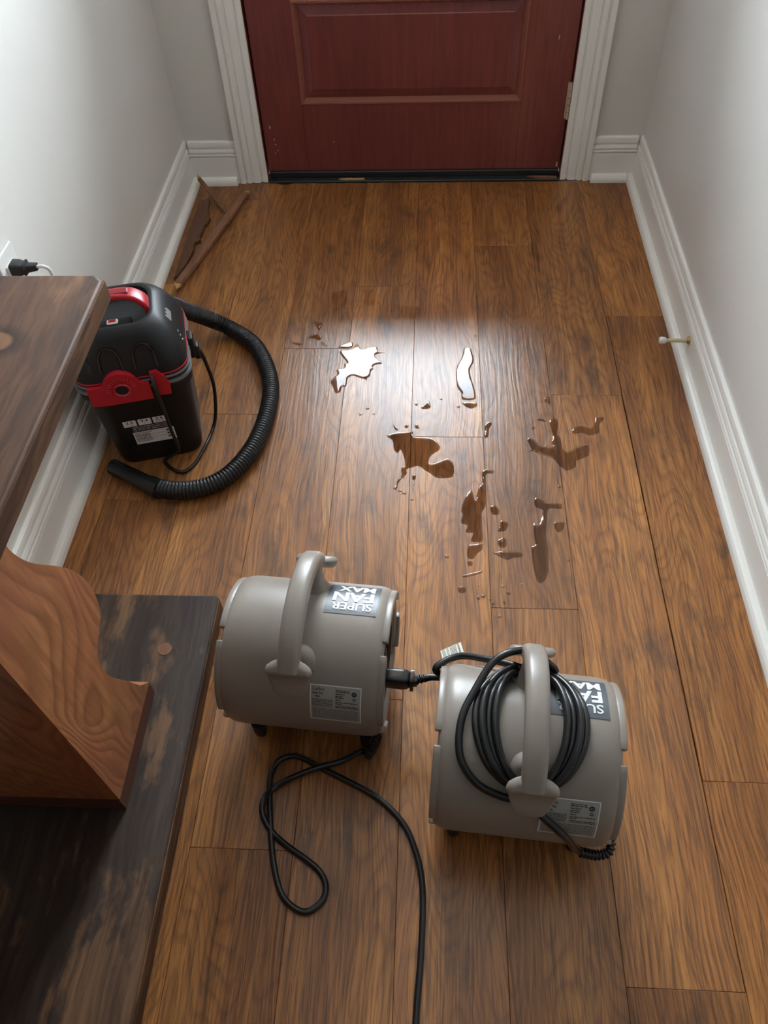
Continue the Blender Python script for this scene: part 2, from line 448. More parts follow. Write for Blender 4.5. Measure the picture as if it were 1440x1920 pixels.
# ---- measured outlines on the floor (metres)
PUDDLES = {
 'a1': [(-0.223, 1.545), (-0.195, 1.55), (-0.181, 1.573), (-0.17, 1.55), (-0.152, 1.558), (-0.132, 1.56), (-0.125, 1.541), (-0.103, 1.538), (-0.131, 1.532), (-0.132, 1.519), (-0.114, 1.498), (-0.131, 1.492), (-0.138, 1.483), (-0.135, 1.476), (-0.141, 1.469), (-0.143, 1.451), (-0.15, 1.441), (-0.147, 1.431), (-0.154, 1.439), (-0.169, 1.444), (-0.183, 1.451), (-0.195, 1.444), (-0.197, 1.424), (-0.199, 1.412), (-0.208, 1.41), (-0.211, 1.393), (-0.222, 1.389), (-0.228, 1.406), (-0.237, 1.428), (-0.23, 1.444), (-0.223, 1.458), (-0.227, 1.474), (-0.209, 1.479), (-0.209, 1.494), (-0.201, 1.497), (-0.212, 1.515), (-0.22, 1.53)],
 'a2': [(-0.347, 1.578), (-0.332, 1.576), (-0.322, 1.57), (-0.328, 1.563), (-0.345, 1.57)],
 'a3': [(-0.31, 1.595), (-0.299, 1.608), (-0.284, 1.61), (-0.273, 1.597), (-0.281, 1.584), (-0.292, 1.591), (-0.304, 1.591)],
 'a4': [(-0.301, 1.659), (-0.279, 1.655), (-0.279, 1.64), (-0.284, 1.626), (-0.293, 1.64), (-0.3, 1.652)],
 'a5': [(-0.275, 1.58), (-0.263, 1.57), (-0.252, 1.561), (-0.262, 1.563), (-0.273, 1.57)],
 'a6': [(-0.229, 1.559), (-0.216, 1.571), (-0.199, 1.578), (-0.193, 1.574), (-0.195, 1.555), (-0.22, 1.554)],
 'a8': [(-0.266, 1.779), (-0.248, 1.788), (-0.225, 1.792), (-0.221, 1.737), (-0.235, 1.72), (-0.259, 1.729)],
 'a9': [(-0.181, 1.796), (-0.147, 1.792), (-0.142, 1.753), (-0.131, 1.737), (-0.156, 1.722), (-0.177, 1.733), (-0.173, 1.758)],
 'a10': [(-0.083, 1.718), (-0.052, 1.724), (-0.02, 1.716), (-0.031, 1.675), (-0.058, 1.671), (-0.074, 1.687)],
 'a11': [(-0.1, 1.798), (-0.076, 1.796), (-0.077, 1.785), (-0.097, 1.788)],
 'b1': [(0.086, 1.551), (0.094, 1.559), (0.104, 1.553), (0.106, 1.541), (0.11, 1.52), (0.109, 1.499), (0.1, 1.476), (0.101, 1.454), (0.104, 1.435), (0.108, 1.415), (0.111, 1.392), (0.111, 1.373), (0.097, 1.367), (0.079, 1.371), (0.078, 1.392), (0.069, 1.411), (0.067, 1.434), (0.066, 1.462), (0.07, 1.491), (0.078, 1.511), (0.085, 1.536)],
 'b2': [(0.08, 1.361), (0.11, 1.361), (0.114, 1.35), (0.102, 1.339), (0.087, 1.346)],
 'b3': [(-0.093, 1.251), (-0.074, 1.26), (-0.046, 1.263), (-0.034, 1.267), (-0.031, 1.248), (-0.001, 1.246), (0.017, 1.238), (0.027, 1.218), (0.025, 1.206), (0.012, 1.194), (0.005, 1.184), (0.003, 1.169), (0.015, 1.167), (0.042, 1.182), (0.053, 1.173), (0.058, 1.155), (0.055, 1.129), (0.041, 1.124), (0.02, 1.125), (0.005, 1.138), (-0.007, 1.147), (-0.019, 1.158), (-0.034, 1.153), (-0.046, 1.147), (-0.045, 1.134), (-0.055, 1.121), (-0.062, 1.108), (-0.066, 1.089), (-0.073, 1.094), (-0.067, 1.102), (-0.064, 1.117), (-0.056, 1.13), (-0.057, 1.151), (-0.049, 1.163), (-0.053, 1.186), (-0.06, 1.206), (-0.067, 1.196), (-0.076, 1.209), (-0.079, 1.233), (-0.089, 1.244)],
 'b4': [(-0.017, 1.342), (-0.013, 1.349), (-0.007, 1.357), (0.001, 1.366), (0.005, 1.353), (0.004, 1.34), (-0.012, 1.336)],
 'b5': [(-0.03, 1.357), (-0.025, 1.355), (-0.026, 1.347), (-0.031, 1.349)],
 'b6': [(-0.079, 1.288), (-0.075, 1.283), (-0.067, 1.268), (-0.073, 1.267), (-0.079, 1.279)],
 'b7': [(-0.054, 1.279), (-0.049, 1.287), (-0.044, 1.279), (-0.049, 1.273)],
 'b8': [(0.131, 1.29), (0.142, 1.299), (0.146, 1.289), (0.139, 1.274), (0.136, 1.25), (0.128, 1.246), (0.129, 1.274)],
 'b9': [(-0.029, 1.283), (-0.024, 1.287), (-0.02, 1.273), (-0.029, 1.274)],
 'b10': [(0.067, 1.348), (0.072, 1.349), (0.074, 1.343), (0.068, 1.342)],
 'b11': [(0.027, 1.374), (0.033, 1.374), (0.033, 1.368), (0.027, 1.37)],
 'b12': [(0.114, 1.605), (0.121, 1.606), (0.121, 1.599), (0.115, 1.599)],
 'b13': [(-0.032, 1.131), (-0.025, 1.131), (-0.026, 1.118), (-0.032, 1.118)],
 'b14': [(0.121, 1.149), (0.143, 1.148), (0.141, 1.138), (0.127, 1.136), (0.125, 1.111), (0.116, 1.101), (0.118, 1.117)],
 'c1': [(0.11, 1.099), (0.117, 1.107), (0.123, 1.116), (0.124, 1.085), (0.123, 1.049), (0.114, 1.028), (0.114, 1.007), (0.114, 0.984), (0.114, 0.956), (0.105, 0.953), (0.09, 0.955), (0.095, 0.975), (0.08, 0.978), (0.084, 0.995), (0.071, 1.003), (0.075, 1.024), (0.072, 1.036), (0.081, 1.072), (0.093, 1.091), (0.097, 1.082), (0.102, 1.063)],
 'c2': [(0.085, 0.944), (0.098, 0.948), (0.112, 0.95), (0.112, 0.934), (0.102, 0.925), (0.093, 0.911), (0.082, 0.917)],
 'c3': [(0.082, 0.906), (0.091, 0.906), (0.091, 0.895), (0.084, 0.895)],
 'c4': [(0.072, 0.872), (0.092, 0.878), (0.11, 0.884), (0.109, 0.878), (0.092, 0.871), (0.074, 0.867)],
 'c5': [(0.228, 1.072), (0.239, 1.07), (0.249, 1.06), (0.266, 1.059), (0.281, 1.057), (0.28, 1.042), (0.265, 1.044), (0.253, 1.04), (0.247, 1.012), (0.242, 0.975), (0.244, 0.942), (0.24, 0.888), (0.229, 0.861), (0.216, 0.861), (0.211, 0.9), (0.211, 0.941), (0.219, 0.949), (0.218, 0.975), (0.22, 1.003), (0.23, 1.001), (0.243, 1.036), (0.236, 1.042), (0.225, 1.05)],
 'c6': [(0.263, 1.007), (0.282, 1.007), (0.28, 0.993), (0.27, 0.98), (0.262, 0.99)],
 'c7': [(0.133, 1.046), (0.145, 1.049), (0.151, 1.034), (0.148, 1.025), (0.136, 1.025)],
 'c8': [(0.153, 1.008), (0.162, 1.008), (0.168, 0.999), (0.16, 0.983), (0.146, 0.982), (0.151, 0.996)],
 'c9': [(0.145, 0.959), (0.159, 0.965), (0.162, 0.948), (0.154, 0.94), (0.145, 0.945)],
 'c10': [(0.133, 0.928), (0.156, 0.932), (0.187, 0.932), (0.19, 0.919), (0.172, 0.916), (0.163, 0.91), (0.155, 0.913), (0.146, 0.918)],
 'c11': [(0.063, 0.845), (0.077, 0.844), (0.076, 0.832), (0.064, 0.832)],
 'd1': [(0.273, 1.376), (0.281, 1.383), (0.285, 1.37), (0.283, 1.355), (0.272, 1.367)],
 'd2': [(0.25, 1.311), (0.267, 1.305), (0.268, 1.298), (0.254, 1.301)],
 'd3': [(0.235, 1.282), (0.244, 1.281), (0.24, 1.273), (0.235, 1.274)],
 'd4': [(0.277, 1.301), (0.289, 1.309), (0.298, 1.295), (0.29, 1.259), (0.297, 1.247), (0.298, 1.22), (0.307, 1.205), (0.331, 1.221), (0.356, 1.227), (0.353, 1.195), (0.326, 1.179), (0.322, 1.161), (0.302, 1.149), (0.292, 1.157), (0.282, 1.171), (0.28, 1.179), (0.264, 1.19), (0.249, 1.197), (0.238, 1.204), (0.229, 1.206), (0.211, 1.185), (0.229, 1.21), (0.226, 1.227), (0.223, 1.243), (0.233, 1.247), (0.248, 1.224), (0.262, 1.222), (0.278, 1.22), (0.277, 1.236), (0.281, 1.251), (0.28, 1.271)],
 'd5': [(0.329, 1.279), (0.349, 1.288), (0.365, 1.28), (0.379, 1.296), (0.384, 1.316), (0.403, 1.312), (0.389, 1.292), (0.385, 1.266), (0.363, 1.256), (0.347, 1.264), (0.327, 1.26)],
}
DROPS = [(-0.244, 1.374), (-0.286, 1.531), (-0.283, 1.544), (-0.255, 1.541), (-0.331, 1.551), (-0.349, 1.544), (-0.329, 1.704), (-0.336, 1.675), (-0.142, 1.338), (-0.157, 1.318), (-0.127, 1.32), (-0.091, 1.779), (-0.33, 1.671), (-0.045, 1.196), (-0.047, 1.18), (-0.02, 1.16), (-0.051, 1.124), (-0.034, 1.18), (-0.029, 1.105), (-0.049, 1.08), (-0.056, 1.077), (-0.032, 1.062), (-0.159, 1.273), (-0.142, 1.337), (-0.156, 1.316), (0.114, 1.314), (-0.02, 1.197), (-0.013, 1.214), (-0.024, 1.177), (-0.058, 1.086), (-0.03, 1.09), (-0.028, 1.121), (0.146, 0.927), (0.167, 0.85), (0.159, 0.833), (0.154, 0.954), (0.103, 0.848), (0.101, 0.82), (0.11, 0.824), (0.123, 0.817), (0.129, 0.808), (0.15, 0.811), (0.14, 0.78), (0.227, 0.901), (0.239, 0.917), (0.281, 1.103), (0.041, 0.916), (0.281, 0.912), (0.187, 0.853), (0.149, 0.847), (0.142, 0.836), (0.3, 1.159), (0.281, 1.103), (0.364, 1.248), (0.316, 1.24), (0.262, 1.222)]
FLOOR_CORD = [(-0.104, 0.508), (-0.138, 0.488), (-0.17, 0.476), (-0.213, 0.458), (-0.243, 0.442), (-0.256, 0.422), (-0.256, 0.398), (-0.24, 0.374), (-0.212, 0.352), (-0.18, 0.333), (-0.158, 0.317), (-0.146, 0.298), (-0.148, 0.277), (-0.167, 0.26), (-0.187, 0.262), (-0.21, 0.28), (-0.224, 0.309), (-0.234, 0.343), (-0.242, 0.383), (-0.25, 0.432), (-0.252, 0.464), (-0.242, 0.487), (-0.22, 0.496), (-0.197, 0.491), (-0.163, 0.474), (-0.123, 0.456), (-0.084, 0.437), (-0.052, 0.414), (-0.026, 0.385), (-0.01, 0.35), (-0.001, 0.317), (0.002, 0.28), (0.001, 0.233), (-0.001, 0.194), (-0.004, 0.156), (-0.006, 0.125), (-0.008, 0.083), (-0.012, 0.031)]
HOSE = [(-0.499, 1.613), (-0.44, 1.543), (-0.397, 1.463), (-0.373, 1.378), (-0.371, 1.288), (-0.383, 1.204), (-0.409, 1.136), (-0.442, 1.092), (-0.484, 1.068), (-0.535, 1.061), (-0.58, 1.068)]
NOZ = [(-0.582, 1.073), (-0.684, 1.117)]
VACCORD = [(-0.586, 1.164), (-0.562, 1.137), (-0.537, 1.129), (-0.517, 1.153), (-0.503, 1.205), (-0.495, 1.265)]

# ------------------------------------------------------------------ the setting
XL, XR, YB, CEIL, YR = -0.764, 0.630, 2.369, 2.60, -1.90
fl = box('floor', (XL-0.1, YR, -0.05), (XR+0.1, 2.47, -0.0125), M['sub'])
tag(fl, kind='structure')
cols = [-0.857, -0.694, -0.530, -0.366, -0.202, -0.038, 0.1245, 0.288, 0.453, 0.640]
ends = [0.62, 1.050, 1.315, 1.552, 1.811, 1.247, 0.798, 1.387, 1.683]
def plank(x0, x1, y0, y1, wet, jag=None):
    """one floor board: bevelled slab with a faint cup across its width"""
    b, n = 0.0006, 6
    cup = 0.00035
    loop = [(x0, y0), (x1, y0), (x1, y1), (x0, y1)]
    xs = [x0+b+(x1-x0-2*b)*k/n for k in range(n+1)]
    cz = [cup*((2*k/n-1)**2)-cup for k in range(n+1)]
    vs, fs = [], []
    top_a = [(x, y0+b, z) for x, z in zip(xs, cz)]
    top_b = [(x, (y1-b) + (jag[k] if jag else 0.0), z) for k, (x, z) in enumerate(zip(xs, cz))]
    low_a = [(x0+(x1-x0)*k/n, y0, -b*1.2) for k in range(n+1)]
    low_b = [(x0+(x1-x0)*k/n, y1 + (jag[k] if jag else 0.0), -b*1.2) for k in range(n+1)]
    bot_a = [(x, y, -0.012) for x, y, z in low_a]; bot_b = [(x, y, -0.012) for x, y, z in low_b]
    vs = top_a+top_b+low_a+low_b+bot_a+bot_b; m = n+1
    for k in range(n):
        fs += [(k, k+1, m+k+1, m+k), (2*m+k, 2*m+k+1, k+1, k), (m+k, m+k+1, 3*m+k+1, 3*m+k),
               (4*m+k, 4*m+k+1, 2*m+k+1, 2*m+k), (3*m+k, 3*m+k+1, 5*m+k+1, 5*m+k)]
    fs += [(0, m, 3*m, 2*m), (n, 2*m+n, 3*m+n, m+n), (2*m, 3*m, 5*m, 4*m), (2*m+n, 4*m+n, 5*m+n, 3*m+n)]
    o = mesh('plank', vs, fs, M['wood'], fl)
    o['wet'] = wet
    return o
wetness = {2: 0.25, 3: 0.9, 4: 1.0, 5: 1.0, 6: 0.95, 7: 0.5}
for i in range(9):
    x0, x1 = cols[i], cols[i+1]
    ys = [2.352]; e = ends[i]
    while e+1.206 < 2.34: e += 1.206
    while e > -1.3: ys.append(e); e -= 1.206
    ys.append(-1.3)
    for j, (y1, y0) in enumerate(zip(ys, ys[1:])):
        g = 0.0002; a, b = x0+g, x1-g
        if i == 7 and y0 > 0.1 and y1 < 1.5: b = x1-0.0012
        if i == 8 and y0 > 0.4 and y0 < 0.5: a = x0+0.0014
        w = wetness.get(i, 0.0) if (y1 > 1.0) else wetness.get(i, 0.0)*0.55
        jag = None
        if j == 0 and i == 2: jag = [0.0, 0.010, -0.006, -0.004, 0.010, 0.022, 0.022]
        elif j == 0 and i in (3, 4): jag = [0.002, -0.001, 0.003, 0.0, 0.002, 0.001, -0.001]
        plank(a, b, y0+g, y1-g, w, jag)
rear = box('rear_boards', (XL-0.1, YR, -0.0124), (XR+0.1, -1.301, 0.0), M['wood'], fl); rear['wet'] = 0.0

def wall(name, boxes, mat):
    bm = bmesh.new()
    for lo, hi in boxes: bm_box(bm, lo, hi)
    return tag(from_bm(name, bm, mat), kind='structure')
wall('wall_left', [((XL-0.1, YR, 0), (XL, 2.47, CEIL))], M['wall'])
wall('wall_right', [((XR, YR, 0), (XR+0.1, 2.47, CEIL))], M['wall_r'])
OX0, OX1, OZ = -0.530, 0.412, 2.085
wall('wall_back', [((XL, YB, 0), (OX0, 2.47, CEIL)), ((OX1, YB, 0), (XR, 2.47, CEIL)), ((OX0, YB, OZ), (OX1, 2.47, CEIL))], M['wall'])
wall('wall_rear', [((XL, YR, 0), (XR, YR+0.1, CEIL))], M['panel'])  # unseen wall, darkened to weaken the bounce on the near side
wall('ceiling', [((XL-0.1, YR, CEIL), (XR+0.1, 2.47, CEIL+0.08))], M['ceil'])

# added ceiling light, unseen, a guess that gives warm overhead fill
cl = empty('added_fill_light', (-0.05, 1.80, CEIL)); tag(cl, 'added warm fill light, unseen, at the ceiling above the hall', 'light')
def disc_stack(name, rows, mat, par, n=32):
    return loft(name, [[Vector((r*math.cos(2*math.pi*k/n), r*math.sin(2*math.pi*k/n), z)) for k in range(n)] for z, r in rows], mat, par, True, 40)
disc_stack('fill_light_base', [(0.0, 0.15), (-0.02, 0.15), (-0.024, 0.145)], M['trim'], cl)
disc_stack('fill_light_diffuser', [(-0.0245, 0.138), (-0.045, 0.130), (-0.062, 0.105), (-0.072, 0.06), (-0.075, 0.01)], M['fill_light'], cl)

# baseboards: colonial profile (depth from the wall, height) and a quarter-round shoe
BB = [(0, 0.0), (0.0140, 0.0), (0.0140, 0.0820), (0.0138, 0.0832), (0.0088, 0.0842), (0.0088, 0.0866), (0.0138, 0.0880), (0.0144, 0.0905), (0.0136, 0.0928), (0.0085, 0.0940),
      (0.0085, 0.0962), (0.0122, 0.0978), (0.0120, 0.1010), (0.0098, 0.1078), (0.0048, 0.1092), (0.0048, 0.1116),
      (0.0088, 0.1130), (0.0086, 0.1200), (0.0072, 0.1280), (0.0045, 0.1312), (0, 0.1318)]
SH = [(0.0138, 0.0), (0.0310, 0.0), (0.0310, 0.0055), (0.0296, 0.0125), (0.0262, 0.0180), (0.0210, 0.0212), (0.0160, 0.0222), (0.0138, 0.0222)]
def baseboard(name, place, a, b, a2=None, b2=None):
    o = extrude_profile(name, BB, None, a, b, M['trim'], None, place)
    tag(o, kind='structure')
    extrude_profile('shoe_molding', SH, None, a if a2 is None else a2, b if b2 is None else b2, M['trim'], o, place)
    return o
baseboard('baseboard_left', lambda p, q, t: (XL+p, t, q), -1.3, YB)
baseboard('baseboard_right', lambda p, q, t: (XR-p, t, q), -1.3, YB)
# back-wall pieces run from the side baseboards to the casing; their shoes have cut ends
def end_cut(x_near, sgn):
    return None
baseboard('baseboard_back_left', lambda p, q, t: (t, YB-p, q), XL+0.0141, -0.6025, XL+0.036, -0.612)
baseboard('baseboard_back_right', lambda p, q, t: (t, YB-p, q), 0.4815, XR-0.0141, 0.491, XR-0.0312)

# door casing: moulded boards (offset across the board from the outer edge, depth from the wall)
CW = 0.0850
CP = [(0, 0), (0, 0.0185), (0.0015, 0.0200), (0.0120, 0.0200), (0.0138, 0.0185), (0.0160, 0.0115), (0.0195, 0.0115), (0.0220, 0.0168), (0.0300, 0.0172),
      (0.0325, 0.0150), (0.0345, 0.0090), (0.0385, 0.0090), (0.0410, 0.0130), (0.0600, 0.0118), (0.0620, 0.0100), (0.0635, 0.0062), (0.0670, 0.0062),
      (0.0690, 0.0108), (0.0830, 0.0100), (0.0850, 0.0085), (0.0850, 0)]
def rag(p):
    return 0.0010*math.sin(p*300)+0.0012
def casing(name, x_out, sgn):
    n = len(CP)
    vs = [(x_out+sgn*p, YB-q, rag(p)) for p, q in CP]+[(x_out+sgn*p, YB-q, 2.075+CW-p) for p, q in CP]
    fs = [(k, (k+1) % n, n+(k+1) % n, n+k) for k in range(n)]+[tuple(reversed(range(n))), tuple(n+k for k in range(n))]
    return tag(mesh(name, vs, fs, M['trim']), kind='structure')
casing('trim_1', -0.6020, 1); casing('trim_2', 0.4840, -1)
n = len(CP)
vs = [(-0.6020+p, YB-q, 2.075+CW-p) for p, q in CP]+[(0.4840-p, YB-q, 2.075+CW-p) for p, q in CP]
fs = [(k, (k+1) % n, n+(k+1) % n, n+k) for k in range(n)]+[tuple(reversed(range(n))), tuple(n+k for k in range(n))]
tag(mesh('trim_3', vs, fs, M['trim']), kind='structure')

# ---- front door: stiles, rails, raised panel below a tall glass light
DY = 2.379
DX0, DX1, DZ0, DZ1 = -0.5125, 0.3950, 0.0270, 2.0600
PX0, PX1, PZ0, PZ1, GZ0, GZ1 = -0.386, 0.258, 0.230, 0.502, 0.635, 1.930
bm = bmesh.new()
for lo, hi in (((OX0, YB-0.004, 0.0), (DX0-0.004, 2.47, OZ)), ((DX1+0.003, YB-0.004, 0.0), (OX1, 2.47, OZ)), ((DX0-0.004, YB-0.004, DZ1+0.004), (DX1+0.003, 2.47, OZ)),
               ((DX0-0.004, DY+0.0455, 0.0), (DX0+0.012, 2.47, DZ1)), ((DX1-0.012, DY+0.0455, 0.0), (DX1+0.003, 2.47, DZ1)), ((DX0+0.012, DY+0.0455, DZ1-0.012), (DX1-0.012, 2.47, DZ1+0.004))):
    bm_box(bm, lo, hi)
tag(from_bm('trim_4', bm, M['door']), kind='structure')          # stained jamb
door = empty('door_1', ((DX0+DX1)/2, DY+0.022, 0.0)); tag(door, kind='structure')
def dbox(name, lo, hi, mat=None, bev=0.0012):
    l2 = local(door, [lo, hi]); return box(name, l2[0], l2[1], mat or M['door'], door, bev)
dbox('stile', (DX0, DY, DZ0), (PX0, DY+0.044, DZ1)); dbox('stile', (PX1, DY, DZ0), (DX1, DY+0.044, DZ1))
dbox('rail', (PX0, DY, DZ0), (PX1, DY+0.044, PZ0)); dbox('rail', (PX0, DY, PZ1), (PX1, DY+0.044, GZ0)); dbox('rail', (PX0, DY, GZ1), (PX1, DY+0.044, DZ1))
def rect_ring(i, y): return [(PX0+i, y, PZ0+i), (PX1-i, y, PZ0+i), (PX1-i, y, PZ1-i), (PX0+i, y, PZ1-i)]
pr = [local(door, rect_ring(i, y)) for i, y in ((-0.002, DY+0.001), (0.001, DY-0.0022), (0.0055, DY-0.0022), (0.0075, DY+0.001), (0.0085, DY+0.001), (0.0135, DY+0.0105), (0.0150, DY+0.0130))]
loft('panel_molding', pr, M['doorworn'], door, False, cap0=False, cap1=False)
pr = [local(door, rect_ring(i, y)) for i, y in ((0.0145, DY+0.0130), (0.0380, DY+0.0060), (0.0400, DY+0.0042))]
loft('raised_panel', pr, M['door'], door, False, cap0=False)
dbox('glass_pane', (PX0-0.003, DY+0.019, GZ0-0.003), (PX1+0.003, DY+0.024, GZ1+0.003), M['glass'], 0)
bm = bmesh.new(); a = 0.014
for lo, hi in (((PX0, DY-0.004, GZ0), (PX0+a, DY+0.018, GZ1)), ((PX1-a, DY-0.004, GZ0), (PX1, DY+0.018, GZ1)), ((PX0+a, DY-0.004, GZ0), (PX1-a, DY+0.018, GZ0+a)), ((PX0+a, DY-0.004, GZ1-a), (PX1-a, DY+0.018, GZ1))):
    l2 = local(door, [lo, hi]); bm_box(bm, l2[0], l2[1], 0.003)
from_bm('glazing_bead', bm, M['door'], door)
sw = dbox('door_sweep', (DX0+0.002, DY-0.006, 0.0065), (DX1-0.002, DY+0.03, DZ0-0.0005), M['rubber'], 0.003)
tag(sw, 'black rubber sweep along the bottom of the door')
kn = []
for k in range(5):
    z0 = 0.180+k*0.0205
    kn.append(cyl_geo((0.3965, DY-0.0055, z0+0.0008), (0.3965, DY-0.0055, z0+0.0197), 0.0060, seg=14))
V, F = join_geo(kn)
hg = mesh('hinge', local(door, V), F, M['hinge'], door, True, 50); tag(hg, 'brassy hinge knuckle on the right door edge')
dbox('hinge_leaf', (0.3875, DY-0.0016, 0.1805), (0.3945, DY+0.0005, 0.2815), M['hinge'], 0.0004)
for (x, z, w_, h_) in ((-0.4905, 0.165, 0.004, 0.010), (-0.482, 0.128, 0.003, 0.006), (-0.480, 0.112, 0.005, 0.003), (-0.476, 0.093, 0.003, 0.004), (-0.484, 0.085, 0.003, 0.005), (-0.300, 0.118, 0.003, 0.004), (0.345, 0.400, 0.0025, 0.013), (0.386, 0.040, 0.005, 0.016)):
    c_ = [(x-w_/2, DY-0.0005, z-h_/2), (x+w_/2, DY-0.0005, z-h_/3), (x+w_/3, DY-0.0005, z+h_/2), (x-w_/3, DY-0.0005, z+h_/2.5)]
    c2_ = [(p[0], DY+0.0004, p[2]) for p in c_]
    v_ = local(door, c_+c2_)
    mesh('paint_chip', v_, [(0, 1, 2, 3), (4, 5, 6, 7), (0, 1, 5, 4), (1, 2, 6, 5), (2, 3, 7, 6), (3, 0, 4, 7)], M['tagp'], door)
tag(box('trim_5', (DX0-0.0035, 2.3535, -0.012), (DX1+0.0025, 2.47, 0.0058), M['sill'], None, 0.002), kind='structure')   # threshold

# ------------------------------------------------------------------ console table at the left wall
tb = empty('console_table', (-0.571, 0.2175, 0.0))
tag(tb, 'heavy dark-stained wooden console table with scroll-cut pedestal against the left wall', 'table')
def tl(p): return local(tb, [p])[0]
def slab(name, x0, x1, y0, y1, z0, z1, mat, corner, edge):
    """slab with cut corners, softened edges"""
    def ring(i, z):
        c_ = corner
        return [tl(p) for p in ((x0+i, y0+i+c_, z), (x0+i+c_, y0+i, z), (x1-i-c_, y0+i, z), (x1-i, y0+i+c_, z), (x1-i, y1-i-c_, z), (x1-i-c_, y1-i, z), (x0+i+c_, y1-i, z), (x0+i, y1-i-c_, z))]
    rings = [ring(edge, z0), ring(edge*0.3, z0+edge*0.3), ring(0, z0+edge), ring(0, z1-edge), ring(edge*0.3, z1-edge*0.3), ring(edge, z1)]
    return loft(name, rings, mat, tb, True, 60)
slab('table_top', -0.752, -0.386, -0.35, 0.785, 0.715, 0.748, M['top'], 0.010, 0.003)
slab('base_plate', -0.728, -0.389, -0.35, 0.785, 0.0, 0.045, M['base'], 0.004, 0.003)
def band(x0, x1, z0, z1, mat):
    l2 = local(tb, [(x0, -0.345, z0), (x1, 0.7795, z1)]); return box('edge_band', l2[0], l2[1], mat, tb, 0.0005)
tag(band(-0.3895, -0.3868, 0.0035, 0.0412, M['edge']), 'paler worn front edge of the base')
tag(band(-0.3865, -0.3842, 0.7185, 0.7442, M['edge']), 'paler worn front edge of the table top')
LEG = [(0.388, 0.045), (0.388, 0.085), (0.388, 0.30), (0.388, 0.50), (0.388, 0.715), (0.560, 0.715)]
curve = [(0.560, 0.715), (0.530, 0.690), (0.503, 0.650), (0.494, 0.605), (0.500, 0.570), (0.515, 0.536), (0.536, 0.502), (0.557, 0.466), (0.573, 0.427),
         (0.580, 0.390), (0.578, 0.358), (0.569, 0.333), (0.542, 0.318), (0.520, 0.305), (0.512, 0.288), (0.513, 0.260), (0.521, 0.229), (0.541, 0.178), (0.562, 0.120), (0.581, 0.092), (0.586, 0.080), (0.584, 0.045)]
LEG += [(p.x, p.y) for p in catmull([(a_, b_, 0) for a_, b_ in curve], 3)][1:]
LEG = [(y, max(z, 0.085)) for y, z in LEG if z > 0.05]
def make_leg(mirror):
    fy = (lambda y: 0.435-y) if mirror else (lambda y: y)
    pts = [(fy(y), z) for y, z in LEG]
    n = len(pts)
    vs = [tl((-0.4640, y, z)) for y, z in pts]+[tl((-0.690, y, z)) for y, z in pts]
    fs = [(k, (k+1) % n, n+(k+1) % n, n+k) for k in range(n)]+[tuple(reversed(range(n))), tuple(n+k for k in range(n))]
    leg = mesh('pedestal', vs, fs, M['leg'], tb)
    vs = [tl((x, fy(y), z)) for z, x in ((0.045, -0.4650), (0.083, -0.4655), (0.0860, -0.4640)) for x, y in ((x, 0.3875), (x, 0.5855), (-0.690, 0.5855), (-0.690, 0.3875))]
    fs = [(4*a+k, 4*a+(k+1) % 4, 4*a+4+(k+1) % 4, 4*a+4+k) for a in (0, 1) for k in range(4)]+[(0, 1, 2, 3), (8, 9, 10, 11)]
    mesh('toe_block', vs, fs, M['legdark'], leg)  # toe block in a darker brown than the pedestal
    return leg
tag(make_leg(False), 'orange-brown scroll-cut pedestal block')
make_leg(True)
V, F = cyl_geo((-0.4665, 0.670, 0.044), (-0.4665, 0.670, 0.0456), 0.0125, seg=20)
pg = mesh('wood_plug', local(tb, V), F, M['scrap'], tb); tag(pg, 'round reddish wood plug in the base')

# ------------------------------------------------------------------ two blower fans
ZC, RB = 0.150, 0.119
_sec = [(RB*math.cos(math.radians(a)), RB*math.sin(math.radians(a))) for a in range(-36, 217, 6)]
_sec += [(-0.0875, 0.0560-ZC), (-0.0800, 0.0400-ZC), (-0.0760, 0.0350-ZC), (-0.0680, 0.0320-ZC), (-0.0400, 0.0315-ZC), (0.0, 0.0315-ZC), (0.0400, 0.0315-ZC), (0.0680, 0.0320-ZC), (0.0760, 0.0350-ZC), (0.0800, 0.0400-ZC), (0.0875, 0.0560-ZC)]
def sect(s, x):
    return [Vector((x, y*s, ZC+z*s)) for y, z in _sec]
def cyl_map(off=0.0007):
    return lambda a, ph: (a, (RB+off)*math.cos(math.radians(ph)), ZC+(RB+off)*math.sin(math.radians(ph)))
def arc_seg(x0, x1, r0, r1, a0, a1):
    n = max(3, int((a1-a0)/6)); vs, fs = [], []
    for k in range(n+1):
        a = math.radians(a0+(a1-a0)*k/n); c_, s_ = math.cos(a), math.sin(a)
        vs += [(x0, r0*c_, ZC+r0*s_), (x1, r0*c_, ZC+r0*s_), (x1, r1*c_, ZC+r1*s_), (x0, r1*c_, ZC+r1*s_)]
    for k in range(n):
        for q in range(4): fs.append((4*k+q, 4*k+(q+1) % 4, 4*k+4+(q+1) % 4, 4*k+4+q))
    fs += [(3, 2, 1, 0), (4*n, 4*n+1, 4*n+2, 4*n+3)]
    return vs, fs
SPEC_A, SPEC_B, SPEC_P0, SPEC_P1 = 0.020, 0.097, 138.5, 170.0
def sweep_rr(path, hx, ht, r, mat, name, parent, taper=None):
    """rounded-rectangle bar along a path in the YZ plane"""
    P = [Vector(p) for p in path]; rings = []
    for i, p in enumerate(P):
        t = (P[min(i+1, len(P)-1)]-P[max(i-1, 0)]).normalized()
        nrm = Vector((0, -t.z, t.y))
        k = taper[i] if taper else 1.0
        rings.append([p+Vector((q.x, 0, 0))+nrm*q.y for q in rrect(hx*k, ht*k, r*k, 0, 4)])
    return loft(name, rings, mat, parent, True, 45)
HX = 0.0
